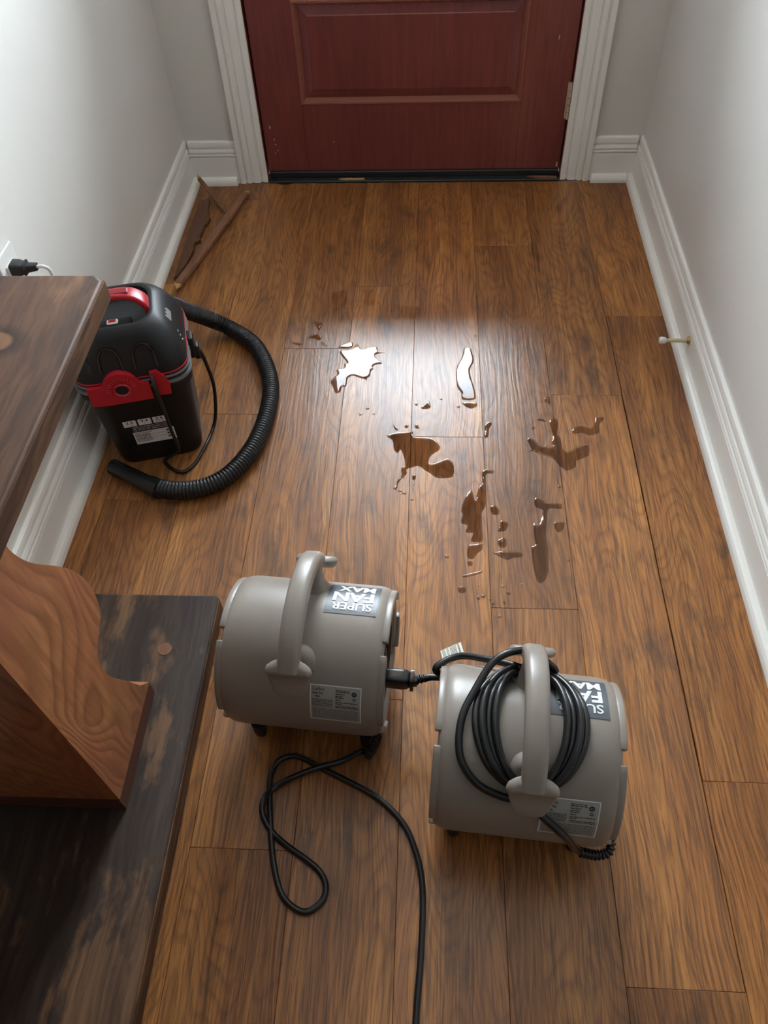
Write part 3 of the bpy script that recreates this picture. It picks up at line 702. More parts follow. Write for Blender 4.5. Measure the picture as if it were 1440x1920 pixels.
def make_fan(loc, rz, label):
    f = empty('blower_fan', (loc[0], loc[1], 0), rz)
    tag(f, label, 'fan', 'taupe blower fans on the floor')
    xs = [(-0.1215, 0.80), (-0.1240, 0.86), (-0.1235, 0.905), (-0.1200, 0.950), (-0.1140, 0.980), (-0.1050, 0.996), (-0.0950, 1.0)]
    prof = xs+[(-x, s) for x, s in reversed(xs)]
    prof = [(-0.1120, 0.77)]+prof+[(0.1120, 0.77)]
    loft('housing', [sect(s, x) for x, s in prof], M['fan'], f, True, 50)
    for sg in (-1, 1):
        gr = mesh('intake_grille', *join_geo([arc_seg(sg*0.1125, sg*0.1180, rr, rr+0.0035, 0, 359.9) for rr in (0.018, 0.034, 0.050, 0.066, 0.082)] +
             [tube_geo([(sg*0.1140, 0.012*math.cos(t), ZC+0.012*math.sin(t)), (sg*0.1140, 0.05*math.cos(t), ZC+0.05*math.sin(t)), (sg*0.1140, 0.092*math.cos(t), ZC+0.092*math.sin(t))], 0.0022, 6) for t in [k*math.pi/6 for k in range(12)]]), M['rubber'], f)
        tag(gr, 'black round intake grille in the fan end')
        for a0, a1 in ((20, 104), (114, 178), (194, 228), (312, 346)):
            v_, f_ = arc_seg(sg*0.1180, sg*0.1292, 0.1010, 0.1135, a0, a1)
            o = mesh('end_flange', v_, f_, M['fan'], f)
            bm = bmesh.new(); bm.from_mesh(o.data); bmesh.ops.bevel(bm, geom=[e for e in bm.edges if e.calc_face_angle(0) > 1.0], offset=0.0018, segments=2, affect='EDGES', profile=0.5); bm.to_mesh(o.data); bm.free()
            for p in o.data.polygons: p.use_smooth = True
    # handle: arched bar on two posts, ends flared to hold the cord
    path = catmull([(HX, -0.107, 0.297), (HX, -0.090, 0.316), (HX, -0.063, 0.332), (HX, -0.025, 0.341), (HX, 0.018, 0.339), (HX, 0.053, 0.326), (HX, 0.080, 0.304), (HX, 0.097, 0.276)], 5)
    h = sweep_rr(path, 0.0160, 0.0125, 0.0095, M['fan'], 'handle', f)
    for sg, y0, z0 in ((-1, -0.108, 0.300), (1, 0.100, 0.276)):
        # paddle at the bar end: a rimmed shield hanging down, holding the cord behind it
        rings = []
        for t, wx, th, dy in ((-0.005, 0.0150, 0.0050, 0.008), (-0.001, 0.0260, 0.0062, 0.004), (0.003, 0.0320, 0.0068, 0.001), (0.008, 0.0335, 0.0066, -0.001), (0.012, 0.0328, 0.0058, -0.001), (0.017, 0.0305, 0.0050, -0.002),
                              (0.027, 0.0280, 0.0046, -0.006), (0.037, 0.0245, 0.0042, -0.011), (0.046, 0.0190, 0.0036, -0.016), (0.050, 0.0120, 0.0020, -0.018)):
            rings.append([Vector((HX+q.x, y0-sg*dy+q.y, z0+0.006-t)) for q in rrect(wx, th, min(wx, th)*0.95, 0, 5)])
        loft('cord_hook', rings, M['fan'], h, True, 60)
    for sg in (-1, 1):
        rings = []
        for t, wx, wy in ((0.0, 0.030, 0.028), (0.25, 0.020, 0.020), (0.5, 0.0160, 0.015), (0.8, 0.0150, 0.013), (1.0, 0.0155, 0.012)):
            p = Vector((HX, sg*0.056, 0.244)).lerp(Vector((HX, (-0.085 if sg < 0 else 0.078), (0.312 if sg < 0 else 0.300))), t)
            rings.append([p+Vector((q.x, q.y, 0)) for q in rrect(wx, wy, min(wx, wy)*0.9, 0, 5)])
        loft('handle_post', rings, M['fan'], f, True, 60)
    for sx in (-0.092, 0.092):
        for sy in (-0.080, 0.080):
            rings = [[Vector((sx+q.x, sy+q.y, z)) for q in rrect(a_, a_, a_*0.7, 0, 3)] for z, a_ in ((0.0, 0.0085), (0.010, 0.0100), (0.042, 0.0105))]
            loft('foot', rings, M['rubber'], f, True, 50)
    # name sticker on top (reads from the far side) and rating label at the front
    cm = cyl_map(0.0007)
    st = mapped('name_sticker', [rect_geo(0.026, 0.106, 49.0, 85.5, 4, 12)], cm, M['sticker'], f)
    tag(st, 'slate sticker reading SUPER FAN MAX')
    cm2 = cyl_map(0.0014)
    def t180(s, u0, u1, v0, v1, b=0.02):            # text turned half round: u to the left, v towards the camera
        vs_, fs_ = fit_text(s, u0, u1, v0, v1, b)
        return [(0.106-u, 49.0+v) for u, v in vs_], fs_
    mapped('sticker_lettering', [t180('SUPER', 0.008, 0.071, 26.0, 33.0, 0.015), t180('FAN', 0.008, 0.071, 13.5, 24.5, 0.035), t180('MAX', 0.008, 0.066, 3.0, 12.0, 0.035)], cm2, M['ink'], st)
    lb = mapped('rating_label', [rect_geo(SPEC_A, SPEC_B, SPEC_P0, SPEC_P1, 3, 8)], cm, M['paper'], f)
    tag(lb, 'silver printed rating label with fine print')
    ink = []
    W_, Hh = SPEC_B-SPEC_A, SPEC_P1-SPEC_P0
    def L(u0, u1, v0, v1): return rect_geo(SPEC_A+W_*u0, SPEC_A+W_*u1, SPEC_P0+Hh*v0, SPEC_P0+Hh*v1, 2, 1)
    def T(s, u0, u1, v0, v1, b=0.0):
        return fit_text(s, SPEC_A+W_*u0, SPEC_A+W_*u1, SPEC_P0+Hh*v1, SPEC_P0+Hh*v0, b)
    ink += [T('Lasko', 0.06, 0.28, 0.06, 0.14), T('Super Fan', 0.05, 0.26, 0.18, 0.24, 0.02), T('Max', 0.11, 0.20, 0.26, 0.31, 0.02)]
    rnd = random.Random(3)
    def line(u0, u1, v, h_):
        u = u0
        while u < u1:
            w_ = rnd.uniform(0.02, 0.07); ink.append(L(u, min(u+w_, u1), v, v+h_)); u += w_+0.012
    for k in range(6): line(0.05, 0.45, 0.36+k*0.037, 0.013)
    for v0, u1 in ((0.09, 0.78), (0.13, 0.78), (0.19, 0.68), (0.24, 0.66), (0.28, 0.66), (0.34, 0.60), (0.40, 0.94), (0.44, 0.62), (0.50, 0.94), (0.54, 0.94)): line(0.50, u1, v0, 0.018)
    for k in range(9): line(0.05, 0.94, 0.62+k*0.036, 0.010)
    ring_ = []
    for k in range(16):
        a0, a1 = 2*math.pi*k/16, 2*math.pi*(k+1)/16
        q = [(r_*math.cos(a_), r_*math.sin(a_)) for a_, r_ in ((a0, 0.0020), (a0, 0.0038), (a1, 0.0038), (a1, 0.0020))]
        ring_.append(([(SPEC_A+W_*0.86+x_, SPEC_P0+Hh*0.17+math.degrees(y_/RB)) for x_, y_ in q], [(0, 1, 2, 3)]))
    ink += ring_+[L(0.852, 0.868, 0.12, 0.22), L(0.83, 0.90, 0.27, 0.285), L(0.83, 0.90, 0.31, 0.33)]
    mapped('label_print', ink, cm2, M['blackink'], lb)
    fr = [rect_geo(SPEC_A+W_*u0, SPEC_A+W_*u1, SPEC_P0+Hh*v0, SPEC_P0+Hh*v1, 3, 4) for u0, u1, v0, v1 in ((0.0, 1.0, 0.0, 0.025), (0.0, 1.0, 0.975, 1.0), (0.0, 0.018, 0.0, 1.0), (0.982, 1.0, 0.0, 1.0))]
    mapped('label_border', fr, cyl_map(0.0010), M['ink'], lb)
    return f
RZ = math.radians(-4.7)
fanL = make_fan((-0.181, 0.611), RZ, 'taupe blower fan nearer the console table, cord trailing across the floor')
fanR = make_fan((0.146, 0.457), RZ, 'taupe blower fan with its black cord coiled around the handle')

# ---- left fan's cord: ribbed strain relief, loop on the floor, out towards the camera
lead = [Vector(p) for p in ((0.115, -0.070, 0.072), (0.114, -0.090, 0.058), (0.107, -0.100, 0.034), (0.098, -0.106, 0.014))]
def relief(path, parent):
    P = resample(catmull(path, 10), 0.0014)
    return tube('strain_relief', P, [0.0078 if (i//2) % 2 == 0 else 0.0056 for i in range(len(P))], M['cord'], parent, 12)
fl_pts = local(fanL, [(x, y, 0.0053) for x, y in FLOOR_CORD])
crossing = {0: 0.0055, 1: 0.0095, 2: 0.0140, 3: 0.0120, 4: 0.0060}
for i, z in crossing.items(): fl_pts[i].z = z
for i, p in enumerate(fl_pts):
    if i in (5, 6): p.z = 0.0125
P = resample(catmull(lead[2:]+fl_pts, 8), 0.004)
pc = tube('power_cord', P, 0.0050, M['cord'], fanL, 10); tag(pc, 'black power cord looped on the floor')
relief(lead, fanL)

# ---- right fan's cord: strain relief, coil under the handle hooks, plug in the left fan's outlet
def cyl(a, ph, r): return Vector((a, r*math.cos(math.radians(ph)), ZC+r*math.sin(math.radians(ph))))
rel = [Vector(p) for p in ((0.121, -0.055, 0.088), (0.136, -0.080, 0.076), (0.137, -0.101, 0.066), (0.120, -0.109, 0.064), (0.094, -0.110, 0.072))]
relief(rel, fanR)
path = [rel[-2], rel[-1], cyl(0.055, 167, 0.126), cyl(0.028, 154, 0.126), cyl(0.000, 143, 0.126), cyl(-0.036, 140, 0.127), cyl(-0.070, 133, 0.127), cyl(-0.093, 118, 0.126),
        cyl(-0.094, 96, 0.127), cyl(-0.076, 76, 0.136), cyl(-0.055, 63, 0.155), cyl(-0.028, 57, 0.164), cyl(0.000, 52, 0.158), cyl(0.034, 54, 0.138)]
ext = [(0.076, 0.126), (0.067, 0.131), (0.058, 0.126), (0.049, 0.131)]
for k, (ax, rr) in enumerate(ext):
    for q in range(12):
        t = -math.pi/2+0.35+2*math.pi*(q/12.0)        # from the far side, clockwise seen from above
        a = HX+ax*math.cos(t)*(0.96 if math.cos(t) > 0 else 1.0)
        span = 43.0-1.2*k
        ph = 92.0+span*math.sin(t)
        path.append(cyl(a, ph, rr+(0.0016*math.sin(3*t+k))))
path += [cyl(-0.020, 51, 0.134), cyl(-0.060, 40, 0.132), cyl(-0.105, 28, 0.130)]
mL = Matrix.Translation(fanL.location) @ Matrix.Rotation(RZ, 4, 'Z')
plugw = [mL @ Vector(p) for p in ((0.232, -0.036, 0.176), (0.208, -0.034, 0.178), (0.192, -0.035, 0.178))]
tail = local(fanR, plugw)
path += [Vector((-0.138, 0.092, 0.205))] + tail
P = resample(catmull(path, 8), 0.0035)
pc = tube('power_cord', P, 0.0054, M['cord'], fanR, 10); tag(pc, 'black power cord coiled around the handle posts')
def at(p): return local(fanR, [mL @ Vector(p)])[0]
rings = []
for a, hy, hz in ((0.126, 0.0125, 0.0145), (0.150, 0.0130, 0.0150), (0.158, 0.0125, 0.0135), (0.163, 0.0095, 0.0105), (0.1635, 0.0140, 0.0165), (0.1685, 0.0140, 0.0165), (0.169, 0.0085, 0.0090), (0.174, 0.0080, 0.0085)):
    rings.append([at((a, -0.043+q.x, 0.178+q.y)) for q in rrect(hy, hz, min(hy, hz)*0.55, 0, 4)])
pl = loft('plug', rings, M['cord'], fanR, True, 40); tag(pl, 'black plug pushed into the neighbouring fan')
rb = [at((a, -0.042+0.007*(a-0.172)/0.02, 0.178)) for a in [0.172+0.001*k for k in range(22)]]
tube('plug_relief', rb, [0.0078-0.0001*k if (k//3) % 2 == 0 else 0.0058 for k in range(22)], M['cord'], pl, 12)
# outlet plate on the left fan's end
ob = box('outlet_plate', (0.117, -0.075, 0.140), (0.1235, -0.010, 0.216), M['rubber'], fanL, 0.003); tag(ob, 'black accessory outlet plate on the fan end')

# paper warning tag on the right fan's cord
tg = [Vector(p) for p in ((-0.133, 0.128, 0.198), (-0.103, 0.147, 0.198), (-0.092, 0.112, 0.206), (-0.125, 0.098, 0.206))]
e1, e2 = (tg[1]-tg[0]), (tg[3]-tg[0]); nn = e1.cross(e2).normalized(); nn = nn if nn.z > 0 else -nn
def tagpt(u, v, h_=0.0): return tg[0]+e1*u+e2*v+nn*(h_+0.004*math.sin(v*2.2))
nv = 6
vs = [tagpt(u, k/nv, h_) for h_ in (0, -0.0006) for k in range(nv+1) for u in (0, 1)]
o_ = 2*(nv+1); fs = []
for k in range(nv):
    fs += [(2*k, 2*k+1, 2*k+3, 2*k+2), (o_+2*k, o_+2*k+2, o_+2*k+3, o_+2*k+1), (2*k, 2*k+2, o_+2*k+2, o_+2*k), (2*k+1, o_+2*k+1, o_+2*k+3, 2*k+3)]
fs += [(0, o_, o_+1, 1), (2*nv, 2*nv+1, o_+2*nv+1, o_+2*nv)]
wt = mesh('warning_tag', vs, fs, M['tagp'], fanR); tag(wt, 'cream paper tag headed WARNING')
tp = []
v_, f_ = fit_text('WARNING', 0.12, 0.98, 0.80, 0.90, 0.01); tp.append(([(y_, x_) for x_, y_ in v_], f_))
rnd = random.Random(5)
for k in range(13):
    u = 0.07+k*0.053
    if k in (3, 6): continue
    v = 0.07
    while v < 0.97:
        w_ = rnd.uniform(0.03, 0.10); tp.append(rect_geo(u, u+0.026, v, min(v+w_, 0.98))); v += w_+0.025
tp.append(([(0.79, 0.02), (0.91, 0.06), (0.79, 0.10)], [(0, 1, 2)]))
mapped('tag_print', tp, lambda u, v: tagpt(u, v, 0.0005), M['blackink'], wt)

# ------------------------------------------------------------------ wet/dry vacuum
VA = math.radians(15)
vac = empty('wet_dry_vacuum', (-0.617, 1.262, 0), VA)
tag(vac, 'small black and red wet-dry vacuum standing against the left baseboard', 'vacuum')
def rr_stack(name, rows, mat, n=8, **kw):
    return loft(name, [rrect(h, h, r, z, n) for z, h, r in rows], mat, vac, True, kw.pop('angle', 40), **kw)
tank = rr_stack('tank', [(0.0, 0.085, 0.030), (0.004, 0.091, 0.034), (0.020, 0.0935, 0.036), (0.100, 0.0995, 0.038), (0.195, 0.1065, 0.040), (0.204, 0.1075, 0.040),
                         (0.209, 0.1140, 0.043), (0.226, 0.1165, 0.044), (0.230, 0.1150, 0.044)], M['black'])
rr_stack('rim_band', [(0.2302, 0.1120, 0.044), (0.2304, 0.1175, 0.044), (0.2365, 0.1175, 0.044), (0.2367, 0.1120, 0.044)], M['grey'])  # plain grey ring where tank meets lid
LID = [(0.240, 0.1155), (0.258, 0.1145), (0.275, 0.1110), (0.295, 0.1045), (0.315, 0.0960), (0.331, 0.0865), (0.341, 0.0780), (0.3465, 0.0705)]
lid = rr_stack('motor_lid', [(0.2368, 0.1125, 0.044)]+[(z, h, 0.045) for z, h in LID]+[(0.3480, 0.0655, 0.040), (0.3465, 0.0615, 0.037), (0.3300, 0.0570, 0.034), (0.3290, 0.0500, 0.030)], M['black'])
rr_stack('lid_stripe', [(0.2450, 0.1140, 0.045), (0.2452, 0.1166, 0.045), (0.2495, 0.1162, 0.045), (0.2497, 0.1140, 0.045)], M['grey'])
rr_stack('lid_edge', [(0.2540, 0.1130, 0.045), (0.2542, 0.1158, 0.045), (0.2570, 0.1155, 0.045), (0.2572, 0.1130, 0.045)], M['red'])
def lid_h(z):
    for (z0, h0), (z1, h1) in zip(LID, LID[1:]):
        if z0 <= z <= z1: return h0+(h1-h0)*(z-z0)/(z1-z0)
    return LID[0][1] if z < 0.24 else LID[-1][1]
def tank_h(z): return 0.0923+0.0740*z
# horseshoe vents pressed into the lid front
for x0 in (-0.092, -0.030, 0.036):
    pts = []
    for k in range(15):
        t = math.pi*k/14
        pts.append((x0+0.019*math.cos(math.pi-t), 0.302+0.018*math.sin(t)))
    pts = [(x0-0.021, 0.275), (x0-0.020, 0.290)]+pts+[(x0+0.020, 0.290), (x0+0.021, 0.275)]
    g = [(max(-0.06, min(0.06, x)), x, z) for x, z in pts]
    def surf(x, z):
        h = lid_h(z); r = 0.046; e = abs(x)-(h-r)
        y = -h if e <= 0 else -(h-r)-math.sqrt(max(0.0, r*r-min(e, r)**2))
        return Vector((x, y-0.0002, z))
    tube('vent_slot', [surf(x, z) for _, x, z in g], 0.0030, M['vent'], lid, 6)
# carrying handle, switch
hp = catmull([(-0.060, -0.004, 0.330), (-0.060, -0.003, 0.350), (-0.052, -0.002, 0.364), (-0.030, 0.0, 0.3715), (0.0, 0.0, 0.3735), (0.028, 0.0, 0.3705), (0.046, -0.002, 0.361), (0.056, -0.003, 0.348), (0.060, -0.004, 0.330)], 5)
rings = []
for i, p in enumerate(hp):
    t = (hp[min(i+1, len(hp)-1)]-hp[max(i-1, 0)]).normalized(); nrm = Vector((-t.z, 0, t.x))
    wy = 0.0145+0.006*abs(p.x)/0.067
    rings.append([p+Vector((0, q.x, 0))+nrm*q.y for q in rrect(wy, 0.0058, 0.004, 0, 3)])
hd = loft('carry_handle', rings, M['red'], vac, True, 45); tag(hd, 'red carrying handle')
box('handle_inlay', (-0.034, -0.0085, 0.3720), (0.030, 0.0085, 0.3800), plain('dark_red_plastic', (0.24, 0.006, 0.014), 0.45), hd, 0.002)
sw = box('switch_pad', (-0.044, -0.052, 0.329), (0.026, -0.026, 0.3370), M['hole'], lid, 0.006, 3, True)
box('rocker_switch', (-0.022, -0.046, 0.3365), (0.000, -0.032, 0.3415), M['white'], sw, 0.002)
box('switch_mark', (-0.018, -0.043, 0.3414), (-0.004, -0.035, 0.3420), M['red'], sw, 0.0)
# printed specks and text on the lid's right shoulder
prt = []
for k in range(6):
    y = -0.002+k*0.0075
    vs_, fs_ = rect_geo(0.0, 0.012 if k % 2 else 0.015, 0, 0.0030)
    prt.append(([(a_, b_+k*0.0052) for a_, b_ in vs_], fs_))
def lid_right(u, v):
    z = 0.312+u; return (lid_h(z)+0.0005, -0.028+v*1.05, z)
mapped('shoulder_print', prt, lid_right, M['paper'], lid)
for k, (y, z) in enumerate(((-0.044, 0.276), (-0.040, 0.284), (-0.036, 0.292))):
    V, F = cyl_geo((lid_h(z)-0.003, y, z), (lid_h(z)+0.0008, y, z), 0.0019, seg=8); mesh('indicator_dot', V, F, M['ink'], lid)
# red exhaust cover at the front
ex = empty('exhaust_cover', (0, 0, 0)); ex.parent = vac
def plate(pts, y0, y1):
    n = len(pts); vs = [(x, y0, z) for x, z in pts]+[(x, y1, z) for x, z in pts]
    return vs, [(k, (k+1) % n, n+(k+1) % n, n+k) for k in range(n)]+[tuple(range(n)), tuple(n+k for k in reversed(range(n)))]
C.objects.unlink(ex); bpy.data.objects.remove(ex)
DCX, DCZ = -0.022, 0.2425
disc = [(DCX+0.036*math.cos(math.radians(a)), DCZ+0.036*math.sin(math.radians(a))) for a in range(20, 161, 10)]
outline = [(-0.088, 0.252), (-0.0885, 0.208), (-0.060, 0.204), (0.032, 0.204), (0.032, 0.243), (0.016, 0.250)]+disc+[(-0.059, 0.252)]
bmv, bmf = plate(outline, -0.1235, -0.1090)
ec = mesh('exhaust_cover', bmv, bmf, M['red'], vac); tag(ec, 'red moulded exhaust cover')
bmv, bmf = plate([(0.038, 0.206), (0.068, 0.206), (0.071, 0.232), (0.065, 0.252), (0.052, 0.268), (0.038, 0.266)], -0.1205, -0.1090)
mesh('cover_tab', bmv, bmf, M['red'], ec)
hole_rings = []
for y, r in ((-0.1250, 0.0175), (-0.1270, 0.0160), (-0.1260, 0.0135), (-0.1239, 0.0125)):
    hole_rings.append([Vector((DCX+r*math.cos(2*math.pi*k/24), y, DCZ-0.004+r*0.92*math.sin(2*math.pi*k/24))) for k in range(24)])
hole_rings.insert(0, [Vector((p.x, -0.1230, p.z)) for p in hole_rings[0]])
loft('exhaust_rim', hole_rings, M['red'], ec, True, 50, cap0=False, cap1=False)
V, F = cyl_geo((DCX, -0.1225, DCZ-0.004), (DCX, -0.1241, DCZ-0.004), 0.0130, seg=24); mesh('exhaust_hole', V, F, M['hole'], ec)
for k in range(16):
    a = math.radians(-20+k*220/15)
    p0 = Vector((DCX+0.0205*math.cos(a), -0.1240, DCZ-0.003+0.0200*math.sin(a))); p1 = Vector((DCX+0.0305*math.cos(a), -0.1230, DCZ-0.003+0.0290*math.sin(a)))
    if p1.z < 0.210: continue
    V, F = tube_geo([p0, p0.lerp(p1, 0.35), p0.lerp(p1, 0.8), p1], [0.0010, 0.0017, 0.0014, 0.0005], 6); mesh('rib', V, F, M['red'], ec, True)
# label on the tank front
def fr(off): return lambda x, z: (x-0.012, -(tank_h(z))-off, z)
wl = mapped('spec_label', [rect_geo(-0.040, -0.013, 0.1180, 0.1360), rect_geo(-0.009, 0.018, 0.1180, 0.1360), rect_geo(0.022, 0.049, 0.1180, 0.1360), rect_geo(-0.028, 0.058, 0.0600, 0.0985)], fr(0.0006), M['ink'], tank)
tag(wl, 'white printed label patches')
pk = [fit_text('2.5', -0.034, -0.019, 0.1265, 0.1345, 0.02), fit_text('U.S. GAL.', -0.036, -0.017, 0.1200, 0.1235), fit_text('9.4', -0.003, 0.012, 0.1265, 0.1345, 0.02), fit_text('L', 0.003, 0.0055, 0.1200, 0.1235),
      fit_text('2.5', 0.028, 0.043, 0.1265, 0.1345, 0.02), fit_text('PEAK HP', 0.027, 0.044, 0.1200, 0.1235)]
rnd = random.Random(9)
for k in range(9):
    z = 0.0945-k*0.0034; x = -0.025
    while x < 0.006:
        w_ = rnd.uniform(0.003, 0.008); pk.append(rect_geo(x, x+w_, z, z+0.0014)); x += w_+0.0012
for z in (0.0865, 0.0765): pk.append(rect_geo(-0.026, 0.056, z, z+0.0006))
for z in (0.0915, 0.0815, 0.0715):
    pk.append(([(0.044+0.0028*math.cos(2*math.pi*k/12), z+0.0028*math.sin(2*math.pi*k/12)) for k in range(12)], [tuple(range(12))]))
mapped('label_print', pk, fr(0.0010), M['blackink'], wl)
mapped('label_lettering', [fit_text('REPLACEMENT FILTERS', -0.024, 0.048, 0.1120, 0.1152), fit_text('FILTROS DE REEMPLAZO', -0.024, 0.052, 0.1070, 0.1102), fit_text('FILTRES DE RECHANGE', -0.024, 0.052, 0.1020, 0.1052)], fr(0.0008), M['ink'], tank)
# side latch
bm = bmesh.new()
bm_box(bm, (0.113, -0.016, 0.200), (0.127, 0.016, 0.252), 0.004, 2); bm_box(bm, (0.122, -0.012, 0.192), (0.134, 0.012, 0.226), 0.004, 2)
from_bm('latch', bm, M['black'], vac, True, 45)
# hose port + corrugated hose + nozzle
V, F = cyl_geo((0.050, 0.090, 0.225), (0.052, 0.130, 0.222), 0.026, 0.024, 24); mesh('hose_port', V, F, M['black'], vac, True, 50)
mv = Matrix.Translation(vac.location) @ Matrix.Rotation(VA, 4, 'Z')
hs = [mv @ Vector((0.052, 0.115, 0.222)), mv @ Vector((0.056, 0.150, 0.214)), Vector((-0.600, 1.478, 0.190)), Vector((-0.585, 1.545, 0.120)), Vector((-0.553, 1.592, 0.060)), Vector((-0.508, 1.598, 0.027))]+[Vector((x, y, 0.0215)) for x, y in HOSE[1:]]
P = resample(catmull(hs, 10), 0.00125)
rad = [(0.0206, 0.0206, 0.0200, 0.0176, 0.0176, 0.0200)[i % 6] for i in range(len(P))]
vs, fs = tube_geo(P, rad, 20)
hz = mesh('hose', local(vac, vs), fs, M['hose'], vac, True); tag(hz, 'black corrugated hose curling across the floor')
n0 = Vector((HOSE[-1][0], HOSE[-1][1], 0.0215)); n1 = Vector((-0.692, 1.130, 0.0185))
d = (n1-n0).normalized()
Pn = [n0-d*0.012, n0-d*0.010, n0+d*0.012, n0+d*0.014, n0+d*0.02, n1-d*0.01, n1, n1, n1-d*0.010]
vs, fs = tube_geo([n0-d*0.012, n0-d*0.011, n0+d*0.014, n0+d*0.017, n1-d*0.001, n1], [0.0175, 0.0215, 0.0215, 0.0184, 0.0176, 0.0168], 24)
nz = mesh('hose_nozzle', local(vac, vs), fs, M['hose'], hz, True, 40)
vs, fs = cyl_geo(n1-d*0.001, n1+d*0.0004, 0.0135, seg=20); mesh('nozzle_opening', local(vac, vs), fs, M['hole'], nz)
# cord
cp = [(0.0405, -0.112, 0.258), (0.041, -0.122, 0.254), (0.0425, -0.1300, 0.235), (0.0435, -0.1260, 0.170), (0.0425, -0.1190, 0.100), (0.0425, -0.1150, 0.040)]
cp = [mv @ Vector(p) for p in cp]+[Vector((x, y, 0.0042)) for x, y in VACCORD]
cp += [Vector((-0.4850, 1.282, 0.040)), Vector((-0.4790, 1.298, 0.105)), Vector((-0.4830, 1.300, 0.165)), mv @ Vector((0.135, 0.0, 0.200)), mv @ Vector((0.130, 0.0, 0.210))]
P = resample(catmull(cp, 8), 0.004)
vs, fs = tube_geo(P, 0.0040, 10); vc = mesh('power_cord', local(vac, vs), fs, M['cord'], vac, True, 60)

# ------------------------------------------------------------------ puddles and drops
def offset_loop(P, d):
    n = len(P); out = []
    area = sum(P[i].x*P[(i+1) % n].y-P[(i+1) % n].x*P[i].y for i in range(n))
    s = 1 if area > 0 else -1
    for i in range(n):
        t = (P[(i+1) % n]-P[i-1]); t = Vector((t.x, t.y, 0)).normalized()
        out.append(P[i]+Vector((-t.y, t.x, 0))*s*d)
    return out
PL = {
 'a1': 'large jagged puddle nearest the vacuum hose, bright with window glare', 'a2': 'thin brown puddle streak leftmost, close to the vacuum hose', 'a3': 'small ragged puddle left of the largest bright puddle',
 'a4': 'small round-ended puddle alone above the left puddle row', 'a5': 'short slanted puddle just above the plank joint', 'a6': 'half-round puddle lying along the plank joint',
 'a8': 'faint wet patch highest on the left, nearest the door', 'a9': 'faint wet patch just below the plank end nearest the door', 'a10': 'rippled wet patch rightmost of those nearest the door', 'a11': 'thin wet dash at the plank end nearest the door',
 'b1': 'long upright puddle like a column, glossy, right of the window glare', 'b2': 'shallow wet smear just below the long column puddle', 'b3': 'sprawling puddle with a rounded arm, in the middle of the floor',
 'b4': 'small curled puddle above the pale plank end', 'b5': 'tiny puddle beside the small curled one on the pale plank', 'b6': 'leaf-shaped puddle just above the sprawling middle puddle', 'b7': 'small diamond puddle above the sprawling middle puddle',
 'b8': 'narrow hooked puddle right of the pale plank end', 'b9': 'small puddle at the left corner of the pale plank end', 'b10': 'tiny puddle left below the long column puddle', 'b11': 'tiny flat puddle near the middle of the pale plank', 'b12': 'tiny puddle above right of the long column puddle',
 'b13': 'small bead puddle below the sprawling middle puddle', 'b14': 'thin bent puddle along the seam right of the rounded arm', 'c1': 'long ragged puddle strip running towards the right fan', 'c2': 'broken puddle patch just below the ragged strip', 'c3': 'small square puddle below the ragged strip',
 'c4': 'slanted line of water nearest the fan with the coiled cord', 'c5': 'long hooked wet streak in the right half of the floor', 'c6': 'pointed wet patch beside the long hooked streak', 'c7': 'round wet spot beside the seam, left of the hooked streak', 'c8': 'dark blotch of water below the round wet spot',
 'c9': 'rounded wet blotch with a bright bead', 'c10': 'wide flat wet patch left of the hooked streak', 'c11': 'small faded wet square nearest the fans', 'd1': 'lone teardrop puddle right of the glare', 'd2': 'thin slanted puddle above the branching puddle', 'd3': 'tiny puddle left above the branching puddle',
 'd4': 'branching puddle below the teardrop, towards the right wall', 'd5': 'arched wet patch closest to the right baseboard'}
for k, pts in PUDDLES.items():
    P = [p for p in catmull([(x, y, 0) for x, y in pts], 3, True)]
    xs = [p.x for p in P]; size = max(max(xs)-min(xs), max(p.y for p in P)-min(p.y for p in P))
    d = min(0.0016, size*0.05); hgt = 0.0011 if size > 0.03 else 0.0008
    def dist(q):
        best = 1e9
        for i in range(len(P)):
            a, b = P[i], P[(i+1) % len(P)]; ab = b-a; L2 = ab.length_squared
            f = 0.0 if L2 == 0 else max(0.0, min(1.0, (q-a).dot(ab)/L2))
            best = min(best, (q-a-ab*f).length)
        return best
    n = len(P); v2 = [Vector((p.x, p.y)) for p in P]; e2 = [(i, (i+1) % n) for i in range(n)]
    for m_ in (1.0, 2.2, 3.0):
        for q in offset_loop(P, d*m_):
            if dist(q) > d*m_*0.85: v2.append(Vector((q.x, q.y)))
    rv, re, rf, *_x = delaunay_2d_cdt(v2, e2, [], 1, 1e-6)
    vs = []
    for q in rv:
        f = min(1.0, dist(Vector((q.x, q.y, 0)))/(d*2.2))
        vs.append((q.x, q.y, 0.0002+hgt*(1-(1-f)**2)))
    o = mesh('puddle', vs, [tuple(f) for f in rf], M['water'], None, True)
    if o.data.polygons[-1].normal.z < 0: o.data.flip_normals()
    tag(o, PL[k], 'puddle', 'puddles of water on the floor')
rnd = random.Random(4)
dv, df = [], []
for r_, z_ in ((1.0, 0.0), (0.8, 0.55), (0.45, 0.88), (0.0, 1.0)):
    if r_ > 0: dv += [(r_*math.cos(2*math.pi*k/10), r_*math.sin(2*math.pi*k/10), z_) for k in range(10)]
    else: dv.append((0, 0, 1))
for j in range(2): df += [(j*10+k, j*10+(k+1) % 10, j*10+10+(k+1) % 10, j*10+10+k) for k in range(10)]
df += [(20+k, 20+(k+1) % 10, 30) for k in range(10)]
dm = None
